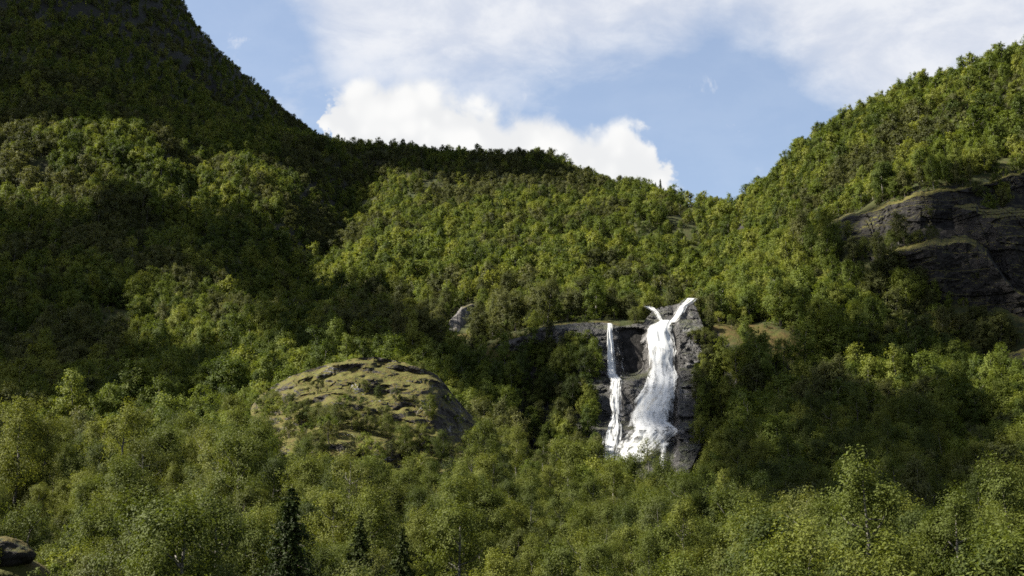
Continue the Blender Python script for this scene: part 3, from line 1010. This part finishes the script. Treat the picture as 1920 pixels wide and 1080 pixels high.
# thin out on the high bare mountain, in the open patches and at random gaps
slope = np.hypot(height(tx + 2, ty) - tz, height(tx, ty + 2) - tz) / 2
bare = (slope > 1.5) & (ty > 330) & ((ty < 640) | (tx > -60))
keep &= ~bare
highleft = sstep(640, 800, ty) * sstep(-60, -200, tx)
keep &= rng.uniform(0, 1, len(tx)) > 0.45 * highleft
keep &= rng.uniform(0, 1, len(tx)) > 0.85 * meadow(tx, ty)
keep &= fbm(tx / 14, ty / 14, 0, 3, 77) > np.where(ty < 200, -0.28, -0.42)
# rock masses keep clear
keep &= ~((tu > 478) & (tu < 905) & (ty > 196) & (ty < 258))
keep &= ~((tu > 1118) & (tu < 1318) & (ty > 200) & (ty < 326))
keep &= ~((tu > 985) & (tu < 1120) & (ty > 268) & (ty < 322))
keep &= ~((tu > 905) & (tu < 990) & (ty > 312) & (ty < 330))
for us_, a_, b_, cl_ in FACES:
    fa = np.interp(tu, us_, a_); fb = np.interp(tu, us_, b_)
    inu = (tu > us_[0] - 4) & (tu < us_[-1] + 4)
    keep &= ~(inu & (tv > fa) & (tv < fb + 3) & (rng.uniform(0, 1, len(tu)) < 0.4 + cl_))
    keep &= ~(inu & (tv >= fb + 3) & (tv < fb + 50) & (rng.uniform(0, 1, len(tu)) < cl_))
tx, ty, tz, tu, tv = tx[keep], ty[keep], tz[keep], tu[keep], tv[keep]
N = len(tx)
ts = (0.45 + 1.0 * rng.beta(1.9, 2.5, N)) * (1 + 0.35 * fbm(tx / 28, ty / 28, 0, 3, 31))
ts *= np.interp(ty, [0, 150, 380, 600, 900], [0.84, 0.86, 0.90, 0.82, 0.52]) * (1 - 0.55 * meadow(tx, ty))
trot = rng.uniform(0, 2 * math.pi, N)
# the knoll and the falls stay in view over the trees before them
top_v = project(tx, ty, tz + 8 * ts)[1]
lim = np.where((tu > 500) & (tu < 900) & (ty < 200), np.interp(tu, *zip(*KBOT)) - 18, -999)
lim = np.where((tu > 1120) & (tu < 1300) & (ty < 240), 862, lim)
short = top_v < lim
ts = np.where(short, ts * 0.55, ts)
top_v = project(tx, ty, tz + 8 * ts)[1]
ok = ~(top_v < lim - 12)
# clearings before the boulder and the dark spruces
for uc, hw, ymax, vlim in ((540, 120, 93, 1085), (672, 50, 91, 1060), (752, 75, 84, 1070), (1248, 60, 84, 1060), (30, 120, 100, 1300), (30, 90, 150, 905)):
    ok &= ~((np.abs(tu - uc) < hw) & (ty < ymax) & (top_v < vlim))
tx, ty, tz, tu, tv, ts, trot = [a[ok] for a in (tx, ty, tz, tu, tv, ts, trot)]
N = len(tx)

# trees placed singly: u, base v, distance, height in photo px, form, label
CONIFER = 'spruce'
placed = []
def put(u, v, Y, px, form, label, sink=0.0, j=None):
    x, y, z = at(u, v, Y)
    placed.append((float(x), float(y), float(z) - sink, px * Y / F, form, label, j))


# how large does each tree show: paint them front to back
BW, BH = 480, 270
buf = np.zeros((BH, BW), bool)
form_names = ['broad rounded', 'tall slim', 'low bushy', 'thin airy']
fprob = [0.46, 0.24, 0.22, 0.08]
tform = rng.choice(4, N, p=fprob)
order = np.argsort(ty)
shown = np.zeros(N)
fh = np.array([8.0, 9.5, 5.4, 8.4]); fw_ = np.array([6.8, 4.1, 6.7, 5.0])
for i in order:
    if ty[i] > 260: break
    hh, ww = fh[tform[i]] * ts[i], fw_[tform[i]] * ts[i]
    cu, cv = project(tx[i], ty[i], tz[i] + hh * 0.55)
    ra, rb = ww * 0.5 * F / ty[i] / 4, hh * 0.45 * F / ty[i] / 4
    cu /= 4; cv /= 4
    x0, x1 = int(max(0, cu - ra)), int(min(BW, cu + ra + 1)); y0, y1 = int(max(0, cv - rb)), int(min(BH, cv + rb + 1))
    if x1 <= x0 or y1 <= y0: continue
    gy, gx = np.mgrid[y0:y1, x0:x1]
    ell = ((gx - cu) / max(ra, 0.5)) ** 2 + ((gy - cv) / max(rb, 0.5)) ** 2 < 1
    sub = buf[y0:y1, x0:x1]
    shown[i] = (ell & ~sub).sum()
    sub |= ell

# shrubs and trees on the knoll
def knoll_put(u, v, px, form, label, j=None):
    put(u, v, float(knoll_Y(np.array([[float(u)]]), np.array([[float(v)]]))[0, 0]), px, form, label, 0.3, j)
knoll_put(512, 768, 34, 'low bushy', 'dark bush on the left shoulder of the knoll')
knoll_put(545, 772, 36, 'low bushy', 'dark bush just below the pale stones of the knoll')
knoll_put(575, 766, 22, 'low bushy', 'small round bush beside the pale streak on the knoll')
knoll_put(566, 800, 46, 'low bushy', 'leftmost bush of the green belt crossing the knoll')
knoll_put(598, 800, 44, 'low bushy', 'second bush from the left in the belt crossing the knoll')
knoll_put(628, 803, 44, 'low bushy', 'middle bush of the green belt crossing the knoll')
knoll_put(660, 806, 40, 'low bushy', 'fourth bush from the left in the belt crossing the knoll')
knoll_put(690, 812, 34, 'low bushy', 'rightmost bush of the green belt crossing the knoll')
knoll_put(684, 734, 24, 'low bushy', 'small bush high on the middle of the knoll')
knoll_put(709, 747, 26, 'broad rounded', 'small round tree standing alone on the upper knoll')
knoll_put(743, 750, 24, 'low bushy', 'low bush right of the lone round tree on the knoll')
knoll_put(808, 784, 46, 'broad rounded', 'rounded tree on the right flank of the knoll')
knoll_put(688, 776, 16, 'low bushy', 'tiny bush on a ledge in the middle of the knoll')
knoll_put(541, 822, 34, 'low bushy', 'brownish bush on the lower left ledge of the knoll')
knoll_put(594, 850, 42, 'low bushy', 'dark bush under the lowest ledge of the knoll')
knoll_put(790, 840, 46, 'low bushy', 'bushy tree low on the right side of the knoll')
knoll_put(725, 818, 40, 'low bushy', 'bush below the ledges on the right half of the knoll')
knoll_put(757, 862, 66, 'broad rounded', 'dark green rounded tree at the right foot of the knoll')
knoll_put(828, 868, 62, 'broad rounded', 'rounded tree beside the right foot of the knoll')
knoll_put(790, 690, 14, 'low bushy', 'low bush on the right crest of the knoll')
# notable trees between knoll and waterfall
put(908, 905, 180, 118, 'broad rounded', 'large rounded tree just right of the knoll', 0.3)
put(968, 888, 178, 92, 'tall slim', 'dark slim upright tree between knoll and waterfall', 0.3)
put(1018, 876, 182, 62, 'tall slim', 'smaller pointed tree right of the dark slim tree', 0.3)
put(1046, 880, 184, 52, 'broad rounded', 'small rounded tree left of the bright grass patch', 0.3)
put(936, 935, 165, 66, 'broad rounded', 'dark round tree below the large tree beside the knoll', 0.3)
put(990, 938, 163, 66, 'broad rounded', 'left one of two dark round trees below the waterfall wall', 0.3)
put(1026, 935, 166, 62, 'broad rounded', 'right one of two dark round trees below the waterfall wall', 0.3)
put(1222, 925, 190, 105, 'thin airy', 'pale airy birch standing before the foot of the waterfall', 0.3)
put(1185, 905, 195, 60, 'thin airy', 'small airy birch left of the pale birch at the waterfall', 0.3)
put(1290, 985, 140, 90, 'broad rounded', 'dark rounded tree right of the waterfall at the thicket edge', 0.3)
put(30, 930, 150, 170, 'broad rounded', 'big dark weeping tree at the left picture edge', 0.3)
put(75, 925, 152, 145, 'tall slim', 'slimmer tree close behind the big dark weeping tree', 0.3)
# conifers of the foreground
put(540, 1130, 92, 225, CONIFER, 'dark pointed spruce rising out of the sunlit thicket', 0.3)
put(752, 1150, 84, 165, CONIFER, 'dark spruce at the bottom edge right of the tall spruce', 0.3)
put(1248, 1180, 84, 140, CONIFER, 'dark spruce tip at the bottom edge below the waterfall', 0.3)
put(672, 1110, 92, 150, CONIFER, 'slim half-hidden spruce between the two larger dark spruces', 0.3)
# trees clinging to the wall left of the falls
def wall_put(u, v, px, form, label, j=None):
    put(u, v, float(wall_Y(np.array([[float(u)]]), np.array([[float(v)]]))[0, 0]), px, form, label, 0.4, j)
for u, v, px, lab in ((1015, 700, 62, 'dark birch at the top left of the shaded rock wall'), (1052, 716, 66, 'dark birch growing halfway along the shaded rock wall'),
                      (1094, 712, 62, 'dark birch close left of the narrow side waterfall'), (1028, 756, 66, 'dark birch below the ledge left of the side waterfall'),
                      (1074, 764, 62, 'dark rounded birch low on the wall beside the side waterfall'), (1000, 800, 60, 'dark birch at the left foot of the rock wall'),
                      (1108, 770, 44, 'small dark birch near the lower cascade of the side fall'), (1044, 812, 44, 'small dark birch on the lowest bare rock of the wall')):
    wall_put(u, v, px, 'broad rounded', lab)
for u, v, px, lab in ((950, 672, 34, 'bush at the far left end of the waterfall wall'), (975, 690, 40, 'second bush along the left end of the waterfall wall'), (992, 672, 34, 'bush under the left rim of the waterfall wall'),
                      (1036, 678, 34, 'small bush under the mossy rim of the waterfall wall'), (1070, 690, 30, 'small bush between two dark birches on the wall'), (1012, 760, 44, 'bushy growth low on the left of the wall'),
                      (1094, 745, 36, 'bushy growth in the shaded middle of the wall'), (1056, 790, 40, 'bushy growth above the bare lower rock of the wall'), (1020, 840, 40, 'bush at the bottom left of the wall'), (1085, 845, 30, 'bush at the bottom of the wall before the side fall')):
    wall_put(u, v, px, 'low bushy', lab)
for u, v, px, lab in ((1345, 800, 56, 'bushy tree at the right foot of the waterfall buttress'), (1300, 640, 24, 'small bush on the lit buttress beside the main fall'),
                      (1322, 648, 34, 'small tree at the top right of the main fall buttress'), (1190, 603, 28, 'dark bush on the lip between the two falls'), (1325, 705, 30, 'bush on the right side of the waterfall buttress')):
    wall_put(u, v, px, 'low bushy', lab)

# trees on the ledges of the right-hand cliffs
def ledge_put(bnd, u, t, px, form, label):
    Yf, us_, a_, b_ = bnd
    vt = float(np.interp(u, us_, a_)); vb = float(np.interp(u, us_, b_))
    v = vt + 2 + t * (vb - vt)
    put(u, v, float(Yf(np.array([[float(u)]]), np.array([[v]]))[0, 0]) + 0.6, px, form, label, 0.4)
for u, t, px, form, lab in ((1622, 0, 40, 'broad rounded', 'leftmost birch on the ledge between the two right-hand cliff bands'), (1646, 0, 30, 'low bushy', 'bush second from left on the ledge between the cliff bands'),
                            (1672, 0, 42, 'broad rounded', 'largest round birch on the ledge between the cliff bands'), (1696, 0, 30, 'low bushy', 'bush right of the round birch on the cliff ledge'),
                            (1722, 0, 28, 'low bushy', 'bush in the middle of the cliff ledge'), (1748, 0, 26, 'low bushy', 'rightmost bush on the ledge between the cliff bands'),
                            (1690, 0.5, 30, 'low bushy', 'bush clinging to the lower dark cliff face'), (1655, 0.75, 40, 'broad rounded', 'birch before the left end of the lower cliff face')):
    ledge_put(BAND_L, u, t, px, form, lab)
for u, t, px, form, lab in ((1550, 0.6, 36, 'broad rounded', 'birch before the left end of the upper cliff band'), (1590, 0.85, 34, 'broad rounded', 'birch at the foot of the upper cliff band'),
                            (1740, 0.7, 26, 'low bushy', 'bush halfway up the upper cliff band'), (1830, 0.5, 30, 'low bushy', 'bush in the notch above the tall cliff block'), (1868, 0.5, 36, 'broad rounded', 'birch on the ledge above the tall cliff block')):
    ledge_put(BAND_U, u, t, px, form, lab)

# mossy boulder in the clearing at the left edge
bx, by, bz = [float(q) for q in at(8, 1040, 90)]
bmb = bmesh.new(); bmesh.ops.create_icosphere(bmb, subdivisions=5, radius=1.0)
bv = np.array([v.co[:] for v in bmb.verts]); bf = np.array([[v.index for v in f.verts] for f in bmb.faces]); bmb.free()
dsp = 1 + 0.22 * fbm(bv[:, 0] * 1.3, bv[:, 1] * 1.3, bv[:, 2] * 1.3, 3, 61) + 0.10 * blocky(bv[:, 0] * 6, bv[:, 1] * 6, bv[:, 2] * 6, 63)
bv = bv * dsp[:, None] * np.array([1.75, 1.3, 1.0])
bv[:, 2] = np.maximum(bv[:, 2], -0.75)
bld = link('boulder', mesh_from('boulder', bv, bf, [mat_rock('mossy boulder', (0.010, 0.009, 0.008), (0.040, 0.035, 0.032), MOSS_G, MOSS_O, 0.55)], False))
bld.location = (bx, by, float(height(np.array([bx]), np.array([by]))[0]) + 0.2)
tag(bld, 'dark boulder with mossy top in the clearing at the left edge', 'boulder')

# ------------------------------------------------------------------ the single trees
def tree_obj(form, j, loc, s, rz, label, group, cat='tree'):
    tme, cme, h_, w_ = NEAR[form][j]
    name = {'spruce': 'spruce_tree', 'low bushy': 'willow_bush'}.get(form, 'birch_tree')
    e = bpy.data.objects.new(name, None); C.objects.link(e)
    e.location = loc; e.rotation_euler = (0, 0, rz); e.scale = (s, s, s)
    e.empty_display_size = 0.5
    link('trunk', tme, e); link('crown', cme, e)
    tag(e, label, 'bush' if form == 'low bushy' else cat, group)
    return e


rnd = random.Random(5)
for x, y, z, hm, form, label, j in placed:
    j = rnd.randrange(len(NEAR[form])) if j is None else j
    h_ = NEAR[form][j][2]
    tree_obj(form, j, (x, y, z), hm / h_, rnd.uniform(0, 6.28), label, 'spruces in the foreground' if form == 'spruce' else ('trees and bushes on the rocks' if y > 190 else 'marked trees of the thicket'))

NSINGLE = 300 - len(placed)
cand = np.argsort(-shown)[:NSINGLE]
cand = cand[shown[cand] > 2]
single = np.zeros(N, bool); single[cand] = True
ORD = ['leftmost', 'second', 'third', 'fourth', 'fifth', 'sixth', 'seventh', 'eighth', 'ninth', 'tenth', 'eleventh', 'twelfth', 'thirteenth', 'fourteenth', 'fifteenth', 'sixteenth', 'seventeenth', 'eighteenth', 'nineteenth', 'twentieth']
COLS = [(-999, 150, 'by the left picture edge'), (150, 460, 'left of the dark spruce'), (460, 640, 'around the dark spruce'), (640, 880, 'below the knoll'), (880, 1120, 'between knoll and waterfall'),
        (1120, 1310, 'below the waterfall'), (1310, 1560, 'right of the waterfall'), (1560, 9999, 'near the right picture edge')]
cells = {}
for i in cand:
    hh = fh[tform[i]] * ts[i]
    cu, cv = project(tx[i], ty[i], tz[i] + hh * 0.7)
    col = next(c for c in COLS if c[0] <= cu < c[1])[2]
    row = 'along the bottom edge' if cv > 1010 else ('in mid thicket' if cv > 905 else 'behind the thicket')
    cells.setdefault((col, row, int(tform[i])), []).append((float(cu), int(i)))
for (col, row, f), lst in cells.items():
    lst.sort()
    form = form_names[f]
    for k, (cu, i) in enumerate(lst):
        noun = 'willow' if form == 'low bushy' else 'birch'
        if len(lst) == 1: lab = f'only {form} {noun} {row} {col}'
        elif k == 0: lab = f'leftmost {form} {noun} {row} {col}'
        elif k == len(lst) - 1: lab = f'rightmost {form} {noun} {row} {col}'
        else: lab = f'{ORD[min(k, 19)]} {form} {noun} from left, {row} {col}'
        j = i % len(NEAR[form])
        tree_obj(form, j, (float(tx[i]), float(ty[i]), float(tz[i]) - 0.2), float(ts[i]), float(trot[i]), lab, 'trees of the foreground thicket')

# ------------------------------------------------------------------ the uncountable rest
def instancer(name, pts, rot, scl, idx, sources, label, cat):
    me = bpy.data.meshes.new(name)
    me.vertices.add(len(pts)); me.vertices.foreach_set('co', np.asarray(pts, np.float32).ravel())
    for nm, typ, key, val in (('rot', 'FLOAT_VECTOR', 'vector', rot), ('scl', 'FLOAT_VECTOR', 'vector', scl), ('idx', 'INT', 'value', idx)):
        a = me.attributes.new(nm, typ, 'POINT')
        a.data.foreach_set(key, np.asarray(val, np.int32 if typ == 'INT' else np.float32).ravel())
    o = tag(link(name, me), label, cat, kind='stuff')
    g = bpy.data.node_groups.new(name, 'GeometryNodeTree')
    g.interface.new_socket('Geometry', in_out='INPUT', socket_type='NodeSocketGeometry')
    g.interface.new_socket('Geometry', in_out='OUTPUT', socket_type='NodeSocketGeometry')
    gi = g.nodes.new('NodeGroupInput'); go = g.nodes.new('NodeGroupOutput')
    jn = g.nodes.new('GeometryNodeJoinGeometry')
    for s_ in reversed(sources):
        oi = g.nodes.new('GeometryNodeObjectInfo'); oi.inputs['Object'].default_value = s_
        gt = g.nodes.new('GeometryNodeGeometryToInstance')
        g.links.new(oi.outputs['Geometry'], gt.inputs[0]); g.links.new(gt.outputs[0], jn.inputs[0])
    ip = g.nodes.new('GeometryNodeInstanceOnPoints')
    ip.inputs['Pick Instance'].default_value = True
    g.links.new(gi.outputs[0], ip.inputs['Points']); g.links.new(jn.outputs[0], ip.inputs['Instance'])
    for nm, typ, sock in (('rot', 'FLOAT_VECTOR', 'Rotation'), ('scl', 'FLOAT_VECTOR', 'Scale'), ('idx', 'INT', 'Instance Index')):
        na = g.nodes.new('GeometryNodeInputNamedAttribute'); na.data_type = typ
        na.inputs['Name'].default_value = nm
        g.links.new(na.outputs[0], ip.inputs[sock])
    g.links.new(ip.outputs[0], go.inputs[0])
    md = o.modifiers.new('plants', 'NODES'); md.node_group = g
    return o


rest = ~single
nm_, nf_ = len(MID), len(FAR)
isfar = ty[rest] > 400
nr_ = int(rest.sum())
grey = fbm(tx[rest] / 34, ty[rest] / 34, 0, 3, 91) + rng.normal(0, 0.12, nr_) > 0.16      # stands of grey-leaved trees
idx = np.where(isfar, nm_ + np.where(grey, 4, rng.choice([0, 1, 2, 3, 5], nr_, p=[.28, .24, .22, .24, .02])), np.where(grey, rng.integers(4, 6, nr_), rng.integers(0, 4, nr_)))
sc3 = np.repeat(ts[rest][:, None], 3, 1) * np.stack([rng.uniform(0.88, 1.15, nr_)] * 2 + [rng.uniform(0.9, 1.15, nr_)], 1)
NEARW = []
for form in form_names:
    for tme, cme, h_, w_ in NEAR[form]:
        a_ = []
        for me in (tme, cme):
            v = np.empty(len(me.vertices) * 3, np.float32); me.vertices.foreach_get('co', v)
            f = np.empty(len(me.polygons) * 4, np.int32); me.polygons.foreach_get('vertices', f)
            a_.append((v.reshape(-1, 3), f.reshape(-1, 4)))
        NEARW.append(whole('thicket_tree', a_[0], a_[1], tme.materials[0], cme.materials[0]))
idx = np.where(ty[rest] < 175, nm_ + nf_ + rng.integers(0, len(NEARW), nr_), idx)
wu = np.concatenate([rng.uniform(918, 1118, 110), rng.uniform(1312, 1385, 40), rng.uniform(1308, 1340, 14)]); wv = np.concatenate([rng.uniform(640, 872, 110), rng.uniform(640, 860, 40), rng.uniform(660, 860, 14)])
okw = (wv > np.interp(wu, *zip(*WTOP)) + 26) & (wv < np.interp(wu, *zip(*WBOT)))
wu, wv = wu[okw], wv[okw]
wx, wy, wz = at(wu, wv, wall_Y(wu[None], wv[None])[0])
nw = len(wx)
fx_, fy_, fz_ = np.concatenate([tx[rest], wx]), np.concatenate([ty[rest], wy]), np.concatenate([tz[rest], wz])
sc3 = np.concatenate([sc3, np.repeat(rng.uniform(0.35, 0.75, nw)[:, None], 3, 1)]); idx = np.concatenate([idx, rng.integers(0, nm_, nw)])
trot_f = np.concatenate([trot[rest], rng.uniform(0, 6.28, nw)]); nr_ += nw
instancer('forest', np.stack([fx_, fy_, fz_ - 0.3], 1), np.stack([rng.normal(0, 0.05, nr_), rng.normal(0, 0.05, nr_), trot_f], 1), sc3, idx, MID + FAR + NEARW,
          'dense birch wood covering the hillsides above the thicket', 'forest')
# undergrowth between the trunks
nb = 2
ux = np.concatenate([tx + rng.normal(0, 2.0, N) for _ in range(nb)]); uy = np.concatenate([ty + rng.normal(0, 2.0, N) for _ in range(nb)])
sel = (uy < 420) | (rng.uniform(0, 1, len(ux)) < 0.35)
sel &= uy > 74
sel &= (uy > 200) | (rng.uniform(0, 1, len(ux)) < 0.35)
sel &= ~((np.abs(project(ux, uy, 0 * ux)[0] - 10) < 62) & (uy < 93))
ux, uy = ux[sel], uy[sel]; uz = height(ux, uy)
ku = rng.uniform(480, 905, 260); kv = rng.uniform(690, 870, 260)
kt = (kv - np.interp(ku, *zip(*KTOP))) / (np.interp(ku, *zip(*KBOT)) - np.interp(ku, *zip(*KTOP)))
edge_ = np.maximum(np.maximum(sstep(0.6, 1.0, kt), sstep(820, 890, ku)), np.maximum(sstep(540, 490, ku), 0.12))
okk = (kt > 0.06) & (kt < 0.98) & (rng.uniform(0, 1, 260) < edge_)
kx, ky, kz = at(ku[okk], kv[okk], knoll_Y(ku[okk][None], kv[okk][None])[0])
ha = rng.uniform(0, 6.28, 70); hr = rng.uniform(1.9, 7.5, 70)
hx, hy = HUMP[0] + np.cos(ha) * hr, HUMP[1] + np.sin(ha) * hr
hz = height(hx, hy)
low = hz < bz - 2.3
hx, hy, hz = hx[low], hy[low], hz[low]
ux, uy, uz = np.concatenate([ux, kx, hx]), np.concatenate([uy, ky, hy]), np.concatenate([uz, kz, hz])
k_ = len(ux)
us_ = rng.uniform(0.5, 1.25, k_)
instancer('undergrowth', np.stack([ux, uy, uz - 0.1], 1), np.stack([0 * ux, 0 * ux, rng.uniform(0, 6.28, k_)], 1), np.repeat(us_[:, None], 3, 1), rng.integers(0, 3, k_), BUSH,
          'low shrubs and ferns covering the ground between the trees', 'undergrowth')
print('TREES', N, 'single', len(cand), 'placed', len(placed), 'bushes', k_)

# ------------------------------------------------------------------ unseen clouds added on the sun's side, shaped to shade chosen slopes
def inside(u, v, poly):
    r = np.zeros(u.shape, bool)
    n_ = len(poly)
    for k in range(n_):
        (x1, y1), (x2, y2) = poly[k], poly[(k + 1) % n_]
        c = ((y1 > v) != (y2 > v)) & (u < (x2 - x1) * (v - y1) / (y2 - y1 + 1e-9) + x1)
        r ^= c
    return r


mcl, t, out = material('cloud vapour')
dif = t.n('ShaderNodeBsdfDiffuse'); dif.inputs['Color'].default_value = (0.9, 0.9, 0.9, 1)
t.link(dif.outputs[0], out.inputs['Surface'])
bmi = bmesh.new(); bmesh.ops.create_icosphere(bmi, subdivisions=2, radius=1.0)
SV = np.array([v.co[:] for v in bmi.verts]); SF = np.array([[v.index for v in f.verts] for f in bmi.faces]); bmi.free()


def shade_cloud(label, poly, step, alt, density=1.0, fat=0.8, seed=0):  # puffs set up-sun of the ground patch they are added to shade
    g = np.random.default_rng(seed)
    p = np.array(poly, float)
    uu, vv = np.meshgrid(np.arange(p[:, 0].min(), p[:, 0].max(), step), np.arange(p[:, 1].min(), p[:, 1].max(), step * 0.7))
    uu = uu + g.uniform(-.5, .5, uu.shape) * step; vv = vv + g.uniform(-.5, .5, vv.shape) * step * 0.7
    m = inside(uu, vv, poly) & (fbm(uu / 110, vv / 80, seed, 3, seed) * 0.5 + 0.5 < density + 0.0)
    uu, vv = uu[m], vv[m]
    Y = groundY(uu, vv)
    dY = np.abs(groundY(uu, vv - step * 0.35) - groundY(uu, vv + step * 0.35))
    x, y, z = at(uu, vv, Y)
    Pts = np.stack([x, y, z], -1)
    s_ = (alt + g.normal(0, 18, len(x)) - z) / L[2]
    ctr = Pts + L * s_[:, None]
    r = step * Y / F * fat * g.uniform(0.75, 1.3, len(x))
    ry = np.clip(dY * fat, r, r * 5)
    V_ = (SV[None] * np.stack([1.2 * r, ry, 0.9 * r], -1)[:, None, :] + ctr[:, None]).reshape(-1, 3)
    V_ = V_ + (fbm(V_[:, 0] / 9, V_[:, 1] / 9, V_[:, 2] / 9, 2, 3) * 2.0)[:, None]
    F_ = (SF[None] + (np.arange(len(x)) * len(SV))[:, None, None]).reshape(-1, 3)
    me = mesh_from('shade_cloud', V_, F_, [mcl], True)
    return tag(link('shade_cloud', me), label, 'shade_cloud', kind='stuff')


shade_cloud('large bank of unseen clouds added to shade the high left mountain', [(-250, -420), (380, -300), (480, -60), (500, 90), (600, 205), (650, 270), (900, 294), (1050, 304), (1180, 338), (1050, 326), (900, 316), (780, 322), (690, 330), (650, 362), (600, 320), (480, 305), (370, 285), (180, 240), (0, 232), (-250, 225)], 26, 760, 2, 1.0, 1)
shade_cloud('ragged unseen clouds added to shade the lower left slope', [(-200, 420), (200, 425), (340, 440), (480, 450), (600, 520), (640, 560), (560, 600), (480, 560), (330, 530), (240, 580), (250, 650), (350, 690), (480, 690), (470, 780), (200, 800), (-200, 800)], 32, 700, 0.85, 0.9, 2)
shade_cloud('small unseen clouds added to shade the hollow behind the knoll', [(540, 640), (640, 560), (740, 560), (830, 640), (900, 650), (1000, 622), (1128, 616), (1128, 830), (1010, 850), (920, 790), (850, 700), (720, 660), (560, 690)], 30, 680, 0.72, 0.85, 3)
shade_cloud('small unseen clouds added to shade the wood right of the waterfall', [(1285, 770), (1400, 730), (1540, 735), (1730, 790), (1640, 840), (1520, 860), (1440, 930), (1330, 930), (1290, 850)], 30, 680, 0.95, 0.85, 4)
shade_cloud('broken unseen clouds added to shade the right-hand cliffs', [(1540, 425), (1700, 365), (2050, 335), (2050, 690), (1900, 700), (1800, 740), (1640, 730), (1500, 728), (1420, 700), (1560, 690), (1740, 670), (1790, 610), (1640, 520), (1560, 470)], 32, 720, 0.62, 0.8, 5)
shade_cloud('thin unseen clouds added to shade the left end of the thicket', [(-120, 760), (60, 780), (130, 900), (60, 1000), (40, 1090), (-120, 1090)], 40, 640, 0.7, 0.8, 6)  # stands in for lens falloff at the left frame edge
shade_cloud('scattered unseen clouds added to shade the lower right wood', [(1440, 940), (1560, 870), (1760, 830), (1980, 780), (1980, 1090), (1500, 1090), (1450, 1020)], 36, 640, 0.85, 0.85, 7)
